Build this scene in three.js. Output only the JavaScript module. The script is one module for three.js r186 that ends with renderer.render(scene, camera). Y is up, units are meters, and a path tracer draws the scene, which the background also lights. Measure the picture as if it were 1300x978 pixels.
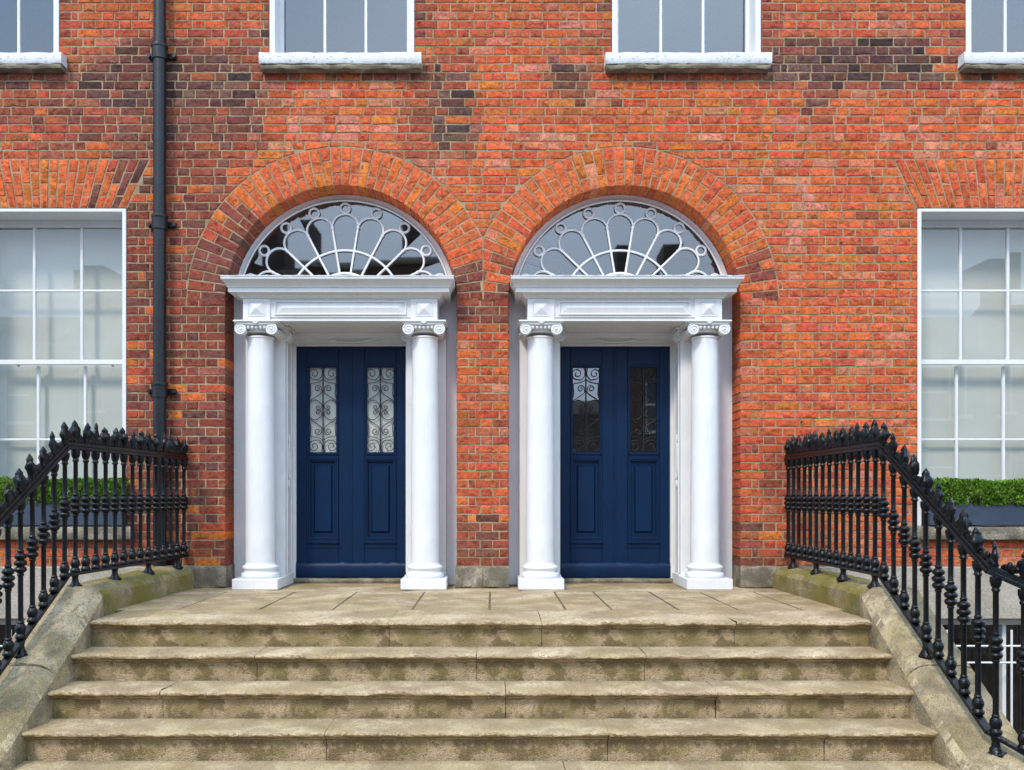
import * as THREE from 'three';
import { mergeGeometries, mergeVertices, toCreasedNormals } from 'three/addons/utils/BufferGeometryUtils.js';

// ------------------------------------------------------------------ camera, sky, sun, exposure
const scene = new THREE.Scene();
const CAM = [0, 0.835, 8];
const camera = new THREE.PerspectiveCamera(2 * Math.atan(489 / 1120) * 180 / Math.PI, 1300 / 978, 0.1, 400);
camera.position.set(...CAM);
camera.lookAt(CAM[0], CAM[1], 0);
camera.setViewOffset(1300, 978, 25, -141, 1300, 978);      // level camera with a rising-front lens, as in the photograph
camera.updateProjectionMatrix();

function mulberry(a) {
  return () => { a |= 0; a = a + 0x6D2B79F5 | 0; let t = Math.imul(a ^ a >>> 15, 1 | a); t = t + Math.imul(t ^ t >>> 7, 61 | t) ^ t; return ((t ^ t >>> 14) >>> 0) / 4294967296; };
}
function hash3(x, y, z) { let h = Math.imul(x, 374761393) ^ Math.imul(y, 668265263) ^ Math.imul(z, 1442695041); h = Math.imul(h ^ h >>> 13, 1274126177); return ((h ^ h >>> 16) >>> 0) / 4294967296; }
const sm = t => t * t * (3 - 2 * t);
function noise2(x, y, per, seed = 0) {                      // value noise that repeats every per cells
  const xi = Math.floor(x), yi = Math.floor(y), fx = sm(x - xi), fy = sm(y - yi), w = v => ((v % per) + per) % per;
  const a = hash3(w(xi), w(yi), seed), b = hash3(w(xi + 1), w(yi), seed), c = hash3(w(xi), w(yi + 1), seed), d = hash3(w(xi + 1), w(yi + 1), seed);
  return a + (b - a) * fx + (c - a) * fy + (a - b - c + d) * fx * fy;
}
function fbm(x, y, per, oct, seed = 0) { let s = 0, a = 0.5, n = 0; for (let i = 0; i < oct; i++) { s += a * noise2(x, y, per, seed + i * 17); n += a; a *= 0.5; x *= 2; y *= 2; per *= 2; } return s / n; }
function noise3(x, y, z, seed = 0) {
  const xi = Math.floor(x), yi = Math.floor(y), zi = Math.floor(z), fx = sm(x - xi), fy = sm(y - yi), fz = sm(z - zi);
  const h = (i, j, k) => hash3(xi + i + 4096, yi + j + 4096, (zi + k + 4096) * 7 + seed);
  const l = (a, b, t) => a + (b - a) * t;
  return l(l(l(h(0, 0, 0), h(1, 0, 0), fx), l(h(0, 1, 0), h(1, 1, 0), fx), fy), l(l(h(0, 0, 1), h(1, 0, 1), fx), l(h(0, 1, 1), h(1, 1, 1), fx), fy), fz);
}
const clamp = (v, a = 0, b = 1) => Math.min(b, Math.max(a, v));
const step01 = (a, b, v) => sm(clamp((v - a) / (b - a)));
const lin = c => c.map(v => { v /= 255; return v <= 0.04045 ? v / 12.92 : ((v + 0.055) / 1.055) ** 2.4; });

// an overcast sky: brighter towards the zenith, soft cloud structure
{
  const W = 512, H = 256, data = new Float32Array(W * H * 4);
  for (let j = 0; j < H; j++) for (let i = 0; i < W; i++) {
    const el = ((j + 0.5) / H - 0.5) * Math.PI, s = Math.max(0, Math.sin(el));
    const n = fbm(i / W * 8, j / H * 6, 8, 5, 3), n2 = fbm(i / W * 16, j / H * 14, 16, 4, 9);
    const base = 1.05 * (1 + 0.8 * s) / 1.3, cl = 0.42 + 1.06 * n + 0.3 * (n2 - 0.5);
    const blue = clamp((0.60 - n) * 2.2, 0, 0.6), k = (j * W + i) * 4, L = base * cl;
    data[k] = L * (0.77 - 0.40 * blue); data[k + 1] = L * (0.97 - 0.16 * blue); data[k + 2] = L * (1.25 + 0.2 * blue); data[k + 3] = 1;
  }
  const t = new THREE.DataTexture(data, W, H, THREE.RGBAFormat, THREE.FloatType);
  t.mapping = THREE.EquirectangularReflectionMapping; t.magFilter = t.minFilter = THREE.LinearFilter; t.wrapS = THREE.RepeatWrapping; t.needsUpdate = true;
  scene.background = t; scene.environment = t;
}
const sun = new THREE.DirectionalLight(new THREE.Color(1, 0.905, 0.765), 1.5);
sun.position.set(-7, 17, 13); sun.target.position.set(0, 1.5, 0);
sun.castShadow = true; sun.shadow.radius = 22; sun.shadow.mapSize.set(2048, 2048);
Object.assign(sun.shadow.camera, { left: -9, right: 9, top: 9, bottom: -9, near: 1, far: 60 });
scene.add(sun, sun.target);

const renderer = new THREE.WebGLRenderer({ antialias: true });
renderer.toneMapping = THREE.LinearToneMapping;
renderer.toneMappingExposure = 1.76;
renderer.shadowMap.enabled = true; renderer.shadowMap.type = THREE.PCFSoftShadowMap;

// ------------------------------------------------------------------ helpers
const taken = new Map();
function numbered(n) { const k = taken.get(n) || 0; taken.set(n, k + 1); return k ? `${n}_${String(k).padStart(3, '0')}` : n; }
function tag(o, label, category, group, kind) { if (label) o.userData.label = label; if (category) o.userData.category = category; if (group) o.userData.group = group; if (kind) o.userData.kind = kind; return o; }
function thing(name, label, category, group, pos) { const g = new THREE.Group(); g.name = numbered(name); if (pos) g.position.set(...pos); scene.add(g); return tag(g, label, category, group); }
function group(name, parent, pos) { const g = new THREE.Group(); g.name = name; if (pos) g.position.set(...pos); parent.add(g); return g; }
function uvMetres(g) {                                        // uv in metres by the axis that a face looks along
  if (g.index) g = g.toNonIndexed();
  const p = g.attributes.position, uv = new Float32Array(p.count * 2);
  const a = new THREE.Vector3(), b = new THREE.Vector3(), c = new THREE.Vector3(), n = new THREE.Vector3();
  for (let i = 0; i < p.count; i += 3) {
    a.fromBufferAttribute(p, i); b.fromBufferAttribute(p, i + 1); c.fromBufferAttribute(p, i + 2);
    n.copy(b).sub(a).cross(c.clone().sub(a));
    const ax = Math.abs(n.x), ay = Math.abs(n.y), az = Math.abs(n.z);
    [a, b, c].forEach((v, k) => {
      const q = (i + k) * 2;
      if (az >= ax && az >= ay) { uv[q] = v.x; uv[q + 1] = v.y; } else if (ay >= ax) { uv[q] = v.x; uv[q + 1] = v.z; } else { uv[q] = v.z; uv[q + 1] = v.y; }
    });
  }
  g.setAttribute('uv', new THREE.BufferAttribute(uv, 2));
  return g;
}
function mk(name, geo, mat, parent, keepUv) {
  const m = new THREE.Mesh(keepUv ? geo : uvMetres(geo), mat); m.name = name; m.castShadow = m.receiveShadow = true; parent.add(m); return m;
}
function structure(name, geo, mat) { const m = mk(numbered(name), geo, mat, scene); m.userData.kind = 'structure'; return m; }
// box between two corners with a small chamfer on every edge
function bx(x0, x1, y0, y1, z0, z1, ch = 0.003) {
  const w = x1 - x0, h = y1 - y0, d = z1 - z0, c = Math.min(ch, w / 3, h / 3, d / 3);
  const P = [], I = [];
  const hx = w / 2, hy = h / 2, hz = d / 2, cx = (x0 + x1) / 2, cy = (y0 + y1) / 2, cz = (z0 + z1) / 2;
  const id = {};
  const v = (sx, sy, sz, ax) => {
    const k = `${sx},${sy},${sz},${ax}`; if (k in id) return id[k];
    const o = [hx - (ax === 0 ? 0 : c), hy - (ax === 1 ? 0 : c), hz - (ax === 2 ? 0 : c)];
    P.push(cx + sx * o[0], cy + sy * o[1], cz + sz * o[2]); return id[k] = P.length / 3 - 1;
  };
  const tri = (a, b, d2) => {
    const A = [P[a * 3] - cx, P[a * 3 + 1] - cy, P[a * 3 + 2] - cz], B = [P[b * 3] - cx, P[b * 3 + 1] - cy, P[b * 3 + 2] - cz], C = [P[d2 * 3] - cx, P[d2 * 3 + 1] - cy, P[d2 * 3 + 2] - cz];
    const n = [(B[1] - A[1]) * (C[2] - A[2]) - (B[2] - A[2]) * (C[1] - A[1]), (B[2] - A[2]) * (C[0] - A[0]) - (B[0] - A[0]) * (C[2] - A[2]), (B[0] - A[0]) * (C[1] - A[1]) - (B[1] - A[1]) * (C[0] - A[0])];
    const s = n[0] * (A[0] + B[0] + C[0]) + n[1] * (A[1] + B[1] + C[1]) + n[2] * (A[2] + B[2] + C[2]);
    s >= 0 ? I.push(a, b, d2) : I.push(a, d2, b);
  };
  const quad = (a, b, c2, d2) => { tri(a, b, c2); tri(a, c2, d2); };
  for (const s of [-1, 1]) {
    quad(v(s, -1, -1, 0), v(s, 1, -1, 0), v(s, 1, 1, 0), v(s, -1, 1, 0));
    quad(v(-1, s, -1, 1), v(1, s, -1, 1), v(1, s, 1, 1), v(-1, s, 1, 1));
    quad(v(-1, -1, s, 2), v(1, -1, s, 2), v(1, 1, s, 2), v(-1, 1, s, 2));
    for (const t of [-1, 1]) {
      quad(v(-1, s, t, 1), v(1, s, t, 1), v(1, s, t, 2), v(-1, s, t, 2));
      quad(v(s, -1, t, 0), v(s, 1, t, 0), v(s, 1, t, 2), v(s, -1, t, 2));
      quad(v(s, t, -1, 0), v(s, t, 1, 0), v(s, t, 1, 1), v(s, t, -1, 1));
      for (const r of [-1, 1]) tri(v(s, t, r, 0), v(s, t, r, 1), v(s, t, r, 2));
    }
  }
  const g = new THREE.BufferGeometry(); g.setAttribute('position', new THREE.Float32BufferAttribute(P, 3)); g.setIndex(I);
  const f = g.toNonIndexed(); f.computeVertexNormals(); return f;
}
function join(list) {
  return mergeGeometries(list.map(g => { g = g.index ? g.toNonIndexed() : g; for (const k of Object.keys(g.attributes)) if (k !== 'position' && k !== 'normal') g.deleteAttribute(k); if (!g.attributes.normal) g.computeVertexNormals(); g.morphAttributes = {}; return g; }));
}
function lathe(pts, seg = 24, crease = 0.6) {
  const g = new THREE.LatheGeometry(pts.map(p => new THREE.Vector2(Math.max(p[0], 0.0001), p[1])), seg);
  return toCreasedNormals(g, crease);
}
function tube(pts, r, seg = 24, rs = 6, closed = false) { return new THREE.TubeGeometry(new THREE.CatmullRomCurve3(pts.map(p => new THREE.Vector3(...p)), closed, 'centripetal'), seg, r, rs, closed); }
// bars between points with straight runs
function rod(a, b, r, rs = 8) {
  const A = new THREE.Vector3(...a), B = new THREE.Vector3(...b), d = B.clone().sub(A);
  const g = new THREE.CylinderGeometry(r, r, d.length(), rs, 1); g.applyQuaternion(new THREE.Quaternion().setFromUnitVectors(new THREE.Vector3(0, 1, 0), d.clone().normalize())); g.translate((A.x + B.x) / 2, (A.y + B.y) / 2, (A.z + B.z) / 2); return g;
}

// ------------------------------------------------------------------ textures
function tex(size, fn, srgb, metres) {
  const d = new Uint8Array(size * size * 4);
  for (let j = 0; j < size; j++) for (let i = 0; i < size; i++) { const c = fn(i / size, j / size), k = (j * size + i) * 4; d[k] = clamp(c[0]) * 255; d[k + 1] = clamp(c[1]) * 255; d[k + 2] = clamp(c[2]) * 255; d[k + 3] = 255; }
  const t = new THREE.DataTexture(d, size, size); t.wrapS = t.wrapT = THREE.RepeatWrapping; t.magFilter = THREE.LinearFilter; t.minFilter = THREE.LinearMipmapLinearFilter; t.generateMipmaps = true;
  if (srgb) t.colorSpace = THREE.SRGBColorSpace; t.repeat.set(1 / metres, 1 / metres); t.needsUpdate = true; return t;
}
const g3 = v => [v, v, v];
const mixc = (a, b, t) => [0, 1, 2].map(i => a[i] + (b[i] - a[i]) * t);
// fired clay: mottled tone, sand pits, scuffs with lime
const clayMap = tex(1024, (u, v) => {
  const a = fbm(u * 20, v * 28, 20, 5, 1), b = fbm(u * 100, v * 100, 100, 3, 5), p = noise2(u * 150, v * 150, 150, 8), l = fbm(u * 26, v * 40, 26, 5, 21), o = fbm(u * 16, v * 24, 16, 4, 27);
  let c = g3(0.83 + 0.36 * (a - 0.5) + 0.36 * (b - 0.5));
  c = mixc(c, [0.40, 0.33, 0.33], step01(0.56, 0.76, a) * 0.5);
  c = mixc(c, [1.0, 0.84, 0.62], step01(0.56, 0.72, o) * 0.4);
  if (p > 0.90) c = mixc(c, [0.28, 0.22, 0.22], 0.6);
  if (noise2(u * 70, v * 90, 70, 14) > 0.955) c = mixc(c, [0.22, 0.16, 0.15], 0.75);
  return mixc(c, [0.98, 0.99, 1.0], step01(0.56, 0.72, l) * 0.6);
}, true, 1.1);
const clayBump = tex(512, (u, v) => g3(0.5 + 0.8 * (fbm(u * 60, v * 60, 60, 4, 31) - 0.5) - (noise2(u * 110, v * 110, 110, 33) > 0.92 ? 0.35 : 0)), false, 0.6);
const mortarMap = tex(512, (u, v) => { const a = fbm(u * 10, v * 10, 10, 5, 41), b = fbm(u * 120, v * 120, 120, 2, 44); return mixc([0.535, 0.445, 0.34], [0.725, 0.625, 0.505], clamp(a * 1.3 - 0.15 + (b - 0.5) * 0.7)); }, true, 1.3);
const grainBump = tex(512, (u, v) => g3(0.5 + 0.9 * (fbm(u * 90, v * 90, 90, 3, 51) - 0.5)), false, 0.5);
const stoneFn = (lo, hi, moss, mAmt, dirt, dAmt, seed) => (u, v) => {
  const a = fbm(u * 7, v * 7, 7, 6, seed), b = fbm(u * 170, v * 170, 170, 2, seed + 3), s = noise2(u * 300, v * 300, 300, seed + 5), m = fbm(u * 5, v * 5, 5, 6, seed + 7), d = fbm(u * 9, v * 9, 9, 6, seed + 11);
  const f = fbm(u * 38, v * 38, 38, 3, seed + 13);
  let c = mixc(lo, hi, clamp(0.5 + (a - 0.5) * 1.1 + (b - 0.5) * 1.3 + (f - 0.5) * 1.3));
  c = mixc(c, dirt, step01(0.48, 0.64, d + (b - 0.5) * 0.3 + (f - 0.5) * 0.35) * dAmt);
  c = mixc(c, moss, step01(0.42, 0.64, m + (b - 0.5) * 0.5 + (f - 0.5) * 0.4) * mAmt);
  if (s > 0.86) c = mixc(c, [0.26, 0.23, 0.19], 0.4); else if (s < 0.12) c = mixc(c, [0.88, 0.83, 0.74], 0.28);
  return c;
};
const treadMap = tex(1024, stoneFn([0.63, 0.54, 0.415], [0.83, 0.735, 0.60], [0.58, 0.50, 0.31], 0.34, [0.52, 0.435, 0.32], 0.5, 61), true, 1.7);
// same stone with more dirt and algae, partly painting in the shade on risers
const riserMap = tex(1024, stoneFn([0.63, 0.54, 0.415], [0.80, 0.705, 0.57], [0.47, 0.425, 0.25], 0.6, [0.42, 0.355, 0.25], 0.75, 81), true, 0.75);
const copingMap = tex(1024, stoneFn([0.52, 0.455, 0.33], [0.76, 0.68, 0.53], [0.47, 0.43, 0.17], 0.72, [0.36, 0.34, 0.26], 0.4, 101), true, 1.4);
const slopeMap = tex(1024, stoneFn([0.57, 0.495, 0.38], [0.81, 0.725, 0.585], [0.54, 0.475, 0.28], 0.4, [0.36, 0.33, 0.27], 0.45, 111), true, 1.3);
const graniteMap = tex(512, stoneFn([0.50, 0.46, 0.39], [0.74, 0.69, 0.60], [0.36, 0.35, 0.25], 0.3, [0.34, 0.31, 0.26], 0.6, 121), true, 1.0);
const renderMap = tex(512, (u, v) => { const a = fbm(u * 6, v * 6, 6, 5, 131), b = fbm(u * 110, v * 110, 110, 2, 133); return mixc([0.60, 0.56, 0.49], [0.76, 0.71, 0.64], clamp(0.5 + (a - 0.5) * 1.3 + (b - 0.5) * 0.9)); }, true, 1.5);
const paintMap = tex(512, (u, v) => { const a = fbm(u * 5, v * 5, 5, 5, 141), b = fbm(u * 60, v * 12, 60, 3, 143), d = fbm(u * 30, v * 30, 30, 4, 147); return mixc(g3(0.925 + 0.05 * (a - 0.5) + 0.03 * (b - 0.5)), [0.74, 0.71, 0.65], step01(0.74, 0.88, d) * 0.14); }, true, 1.2);
const paintBump = tex(512, (u, v) => g3(0.5 + 0.6 * (fbm(u * 40, v * 14, 40, 4, 151) - 0.5) + 0.5 * (fbm(u * 8, v * 8, 8, 3, 155) - 0.5)), false, 0.9);
const flakeMap = tex(512, (u, v) => { const a = fbm(u * 60, v * 60, 60, 5, 161), c = fbm(u * 80, v * 20, 80, 3, 163); return mixc(g3(0.90 + 0.08 * (c - 0.5)), [0.55, 0.51, 0.46], step01(0.66, 0.76, a) * 0.5); }, true, 1.37);
const doorMap = tex(512, (u, v) => { const a = fbm(u * 6, v * 3, 6, 4, 171), b = fbm(u * 150, v * 9, 150, 2, 173); return g3(0.86 + 0.16 * (a - 0.5) + 0.12 * (b - 0.5)); }, true, 1.0);
const doorBump = tex(512, (u, v) => g3(0.5 + 0.5 * (fbm(u * 130, v * 8, 130, 3, 181) - 0.5) + 0.4 * (fbm(u * 14, v * 9, 14, 3, 184) - 0.5)), false, 0.8);
const ironMap = tex(256, (u, v) => { const a = fbm(u * 12, v * 12, 12, 4, 191), b = fbm(u * 24, v * 24, 24, 4, 195); return mixc(g3(0.55 + 0.5 * (a - 0.5)), [1, 0.62, 0.36], step01(0.80, 0.88, b) * 0.9); }, true, 0.4);
const slateMap = tex(512, (u, v) => g3(0.8 + 0.3 * (fbm(u * 12, v * 12, 12, 5, 201) - 0.5)), true, 2.0);
const blindMap = tex(512, (u, v) => { const a = fbm(u * 3, v * 3, 3, 4, 211), w = fbm(u * 120, v * 4, 120, 2, 213); return mixc([0.80, 0.79, 0.75], [0.90, 0.90, 0.87], clamp(a + (w - 0.5) * 0.1)); }, true, 1.6);

const std = o => new THREE.MeshPhysicalMaterial(o);
const M = {
  brick: std({ vertexColors: true, map: clayMap, bumpMap: clayBump, bumpScale: 0.0022, roughness: 0.92, specularIntensity: 0.35 }),
  mortar: std({ map: mortarMap, bumpMap: grainBump, bumpScale: 0.004, roughness: 0.97, specularIntensity: 0.2 }),
  paint: std({ color: new THREE.Color(0.90, 0.88, 0.855), map: paintMap, bumpMap: paintBump, bumpScale: 0.0012, roughness: 0.5, specularIntensity: 0.5 }),
  panel: std({ color: new THREE.Color(0.87, 0.875, 0.885), map: paintMap, bumpMap: paintBump, bumpScale: 0.001, roughness: 0.55 }),
  flake: std({ color: new THREE.Color(0.92, 0.92, 0.92), map: flakeMap, bumpMap: grainBump, bumpScale: 0.004, roughness: 0.7 }),
  navy: std({ color: new THREE.Color(0.0014, 0.0225, 0.076), map: doorMap, bumpMap: doorBump, bumpScale: 0.0011, roughness: 0.42, specularIntensity: 0.45 }),
  iron: std({ color: new THREE.Color(0.0085, 0.0085, 0.010), map: ironMap, bumpMap: grainBump, bumpScale: 0.0022, roughness: 0.3, specularIntensity: 0.6 }),
  grille: std({ color: new THREE.Color(0.012, 0.014, 0.018), roughness: 0.45 }),
  pipe: std({ color: new THREE.Color(0.015, 0.018, 0.024), map: ironMap, bumpMap: paintBump, bumpScale: 0.002, roughness: 0.42 }),
  tread: std({ map: treadMap, bumpMap: grainBump, bumpScale: 0.005, roughness: 0.93, specularIntensity: 0.3 }),
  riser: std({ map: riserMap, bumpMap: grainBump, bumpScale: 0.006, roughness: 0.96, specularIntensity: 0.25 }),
  coping: std({ map: copingMap, bumpMap: grainBump, bumpScale: 0.008, roughness: 0.95, specularIntensity: 0.25 }),
  slope: std({ map: slopeMap, bumpMap: grainBump, bumpScale: 0.009, roughness: 0.95, specularIntensity: 0.25 }),
  bed: std({ color: new THREE.Color(0.36, 0.29, 0.18), map: renderMap, bumpMap: grainBump, bumpScale: 0.006, roughness: 0.97 }),
  granite: std({ map: graniteMap, bumpMap: grainBump, bumpScale: 0.007, roughness: 0.95 }),
  render: std({ map: renderMap, bumpMap: grainBump, bumpScale: 0.005, roughness: 0.96 }),
  glass: std({ color: new THREE.Color(0.93, 0.95, 0.96), roughness: 0.015, transmission: 1, thickness: 0, ior: 1.85 }),
  oldGlass: std({ color: new THREE.Color(0.90, 0.94, 0.97), roughness: 0.02, transmission: 1, thickness: 0, ior: 2.3 }),
  frosted: std({ color: new THREE.Color(0.72, 0.75, 0.77), map: blindMap, roughness: 0.3, specularIntensity: 0.8 }),
  blind: std({ color: new THREE.Color(0.87, 0.87, 0.83), map: blindMap, roughness: 0.95 }),
  plaster: std({ color: new THREE.Color(0.92, 0.90, 0.86), map: renderMap, roughness: 0.95 }),
  box: std({ color: new THREE.Color(0.060, 0.085, 0.135), map: slateMap, roughness: 0.5 }),
  soil: std({ color: new THREE.Color(0.02, 0.015, 0.01), roughness: 1 }),
  asphalt: std({ color: new THREE.Color(0.055, 0.055, 0.058), map: slateMap, bumpMap: grainBump, bumpScale: 0.008, roughness: 0.95 }),
  flags: std({ color: new THREE.Color(0.30, 0.29, 0.27), map: slateMap, bumpMap: grainBump, bumpScale: 0.004, roughness: 0.92 }),
  farBrick: std({ color: new THREE.Color(0.17, 0.085, 0.06), map: slateMap, roughness: 0.95 }),
  farBrickB: std({ color: new THREE.Color(0.13, 0.09, 0.075), map: slateMap, roughness: 0.95 }),
  farGlass: std({ color: new THREE.Color(0.03, 0.035, 0.045), roughness: 0.1 }),
  slate: std({ color: new THREE.Color(0.06, 0.062, 0.07), map: slateMap, roughness: 0.8 }),
};

// ------------------------------------------------------------------ measurements of the front (metres; wall face z = 0, landing y = 0)
const MID = -0.086, X0 = -6.0, X1 = 6.3, YB = 0.2, YT = 7.2, CH = 0.0786, JT = 0.0125;
const RI = 1.05, RO = 1.395, SPR = 2.604;                                    // door arch radii and springing height
const DOORS = [{ c: -1.373, d: -1.357 }, { c: 1.199, d: 1.182 }];               // brick opening centre, doorcase centre
const LOW = [{ c: -4.066, h: 0.746 }, { c: 4.606, h: 0.75 }];                   // ground floor windows
const LOWY = [0.564, 3.442], JACK = [3.452, 3.886];
const UP = [{ c: -4.59, h: 0.66 }, { c: -1.364, h: 0.657 }, { c: 1.761, h: 0.675 }, { c: 4.955, h: 0.66 }];
const UPY = [4.80, 6.75];

// ------------------------------------------------------------------ bricks
const rnd = mulberry(7721);
const PAL = {
  orange: [238, 120, 72], bright: [238, 134, 62], red: [226, 102, 68], redbrown: [168, 90, 70], brown: [142, 90, 76],
  purple: [118, 82, 76], black: [72, 60, 61], pale: [238, 152, 120], grey: [144, 110, 96], maroon: [156, 80, 68],
};
for (const k in PAL) PAL[k] = lin(PAL[k]);
const MIXES = {
  warm: { orange: 0.46, red: 0.33, bright: 0.10, redbrown: 0.025, pale: 0.085 },
  brown: { redbrown: 0.33, brown: 0.30, purple: 0.17, maroon: 0.13, red: 0.07 },
  soot: { purple: 0.28, black: 0.36, grey: 0.17, brown: 0.19 },
  bloom: { pale: 0.5, orange: 0.3, red: 0.15, bright: 0.05 },
  fresh: { orange: 0.62, bright: 0.14, red: 0.20, pale: 0.04 },
  vivid: { bright: 0.55, orange: 0.45 },
};
for (const k in MIXES) { const m = [0, 0, 0]; for (const n in MIXES[k]) PAL[n].forEach((v, c) => m[c] += v * MIXES[k][n]); Object.defineProperty(MIXES[k], 'mean', { value: m }); }
function pick(mix) { let t = rnd(), c = PAL.red; for (const k in mix) { t -= mix[k]; if (t <= 0) { c = PAL[k]; break; } } const f = 0.1 + rnd() * 0.4; return c.map((v, n) => v + (mix.mean[n] - v) * f); }
// where the brickwork is brown, sooty or bloomed, surveyed on a grid of 1/140 m
const area = (u, v, a, b, c, d, s = 26) => step01(a - s, a + s, u) * (1 - step01(b - s, b + s, u)) * step01(c - s, c + s, v) * (1 - step01(d - s, d + s, v));
function tone(x, y, kind) {
  const u = 140 * x + 625, v = 746.9 - 140 * y;
  if (kind === 'arch') {
    let b = area(u, v, 200, 320, 270, 420, 22) * 0.95 + area(u, v, 575, 650, 330, 420, 12) * 0.8 + area(u, v, 930, 1000, 330, 400, 12) * 0.35 + area(u, v, 125, 220, 150, 300, 22) * 0.55;
    return rnd() < b ? pick(MIXES.brown) : pick(MIXES.fresh);
  }
  let soot = Math.max(area(u, v, 95, 335, 62, 138, 30) * 0.62, area(u, v, 538, 600, 66, 190, 24) * 0.78, area(u, v, 700, 752, 60, 130, 24) * 0.74, area(u, v, 968, 1212, 50, 110, 18) * 0.86, area(u, v, 1010, 1055, 100, 155, 22) * 0.45,
    area(u, v, 300, 345, 20, 190, 10) * 0.4, area(u, v, 150, 330, 120, 190, 20) * 0.25);
  for (const w of UP) soot = Math.max(soot, area(u, v, 140 * (w.c - w.h) + 605, 140 * (w.c + w.h) + 640, 84, 98, 8) * 0.7);
  let brown = Math.max(area(u, v, 128, 310, 50, 740, 46) * 0.9, area(u, v, -300, 150, 85, 200, 25) * 0.55, area(u, v, -400, 1700, -500, 52, 16) * 0.22, area(u, v, 578, 650, 335, 420, 16) * 0.8, area(u, v, 578, 650, 655, 760, 14) * 0.85, area(u, v, 578, 650, 420, 655, 20) * 0.22,
    area(u, v, 925, 1000, 660, 760, 14) * 0.75, area(u, v, 930, 950, 340, 700, 8) * 0.35, area(u, v, 500, 560, 100, 240, 20) * 0.3, area(u, v, 960, 1010, 560, 720, 14) * 0.4);
  for (const w of UP) for (const s of [-1, 1]) brown = Math.max(brown, area(u, v, 140 * (w.c + s * w.h) + 612, 140 * (w.c + s * w.h) + 638, -400, 60, 10) * 0.75);
  const bloom = Math.max(area(u, v, 345, 540, 118, 190, 18) * 0.45, area(u, v, 1000, 1035, 140, 320, 14) * 0.5, area(u, v, 690, 740, 140, 190, 14) * 0.6, area(u, v, 560, 600, 170, 260, 12) * 0.35, area(u, v, 1120, 1260, 120, 190, 16) * 0.3);
  // soot and browning settle by degrees: each brick takes more or less of it, and some stay clean
  let c = rnd() < bloom ? pick(MIXES.bloom) : pick(MIXES.warm);
  const into = (m, k) => { const p = pick(m); c = c.map((v, n) => v + (p[n] - v) * k); };
  into(MIXES.brown, clamp(brown * 1.3 + (rnd() - 0.52) * 0.95 * Math.sqrt(brown)) ); const clean = rnd() < 0.075;
  if (clean && brown > 0.4) c = pick(MIXES.vivid);
  into(MIXES.soot, clamp(soot * 1.45 + (rnd() - 0.48) * 1.0 * Math.sqrt(soot)) * (rnd() < 0.08 ? 0.15 : 1));
  return c;
}
function clip(poly, nx, ny, d) {                              // keep the side where n.p >= d
  const out = [];
  for (let i = 0; i < poly.length; i++) {
    const a = poly[i], b = poly[(i + 1) % poly.length], da = nx * a[0] + ny * a[1] - d, db = nx * b[0] + ny * b[1] - d;
    if (da >= 0) out.push(a);
    if (da * db < 0) { const t = da / (da - db); out.push([a[0] + (b[0] - a[0]) * t, a[1] + (b[1] - a[1]) * t]); }
  }
  return out;
}
const areaOf = p => { let s = 0; for (let i = 0; i < p.length; i++) { const a = p[i], b = p[(i + 1) % p.length]; s += a[0] * b[1] - a[1] * b[0]; } return s / 2; };
// one hand-made brick: uneven worn outline, rounded arris, face a little proud, sunk or tilted
function brickGeo(poly, depth, col) {
  const pts = [], n = poly.length;
  for (let i = 0; i < n; i++) {
    const a = poly[i], b = poly[(i + 1) % n], L = Math.hypot(b[0] - a[0], b[1] - a[1]), k = L > 0.14 ? 5 : L > 0.05 ? 3 : 2;
    for (let j = 0; j < k; j++) { const t = j / k, jit = j ? 0.0021 : 0.0030; pts.push([a[0] + (b[0] - a[0]) * t + (rnd() - 0.5) * 2 * jit, a[1] + (b[1] - a[1]) * t + (rnd() - 0.5) * 2 * jit]); }
  }
  let cx = 0, cy = 0; for (const p of pts) { cx += p[0] / pts.length; cy += p[1] / pts.length; }
  const proud = (rnd() - 0.5) * 0.004, tx = (rnd() - 0.5) * 0.02, ty = (rnd() - 0.5) * 0.05, inset = 0.0025 + rnd() * 0.0025;
  const m = pts.length, P = [], U = [], C = [], ou = rnd() * 7, ov = rnd() * 7;
  const fr = pts.map(p => { const dx = cx - p[0], dy = cy - p[1], l = Math.hypot(dx, dy) || 1, x = p[0] + dx / l * inset, y = p[1] + dy / l * inset * 1.1; return [x, y, proud + (x - cx) * tx + (y - cy) * ty]; });
  const md = pts.map((p, i) => [p[0], p[1], fr[i][2] - 0.003 - rnd() * 0.002]);
  const bk = pts.map(p => [p[0], p[1], -depth]);
  const c0 = [cx, cy, proud];
  const jc = 0.86 + rnd() * 0.24, cc = [clamp(col[0] * jc * (0.97 + rnd() * 0.06)), clamp(col[1] * jc * (0.92 + rnd() * 0.16)), clamp(col[2] * jc * (0.9 + rnd() * 0.2))];
  const push = (a, side) => { P.push(...a); U.push(side ? a[0] + a[2] + ou : a[0] + ou, a[1] + (side ? a[2] * 0.7 : 0) + ov); C.push(...cc); };
  const t3 = (a, b, c, s) => { push(a, s); push(b, s); push(c, s); };
  for (let i = 0; i < m; i++) {
    const j = (i + 1) % m;
    t3(c0, fr[i], fr[j]); t3(fr[i], md[i], md[j]); t3(fr[i], md[j], fr[j]); t3(md[i], bk[i], bk[j], 1); t3(md[i], bk[j], md[j], 1);
  }
  const g = new THREE.BufferGeometry();
  g.setAttribute('position', new THREE.Float32BufferAttribute(P, 3)); g.setAttribute('uv', new THREE.Float32BufferAttribute(U, 2)); g.setAttribute('color', new THREE.Float32BufferAttribute(C, 3));
  g.computeVertexNormals(); return toCreasedNormals(g, 0.75);
}

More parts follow.
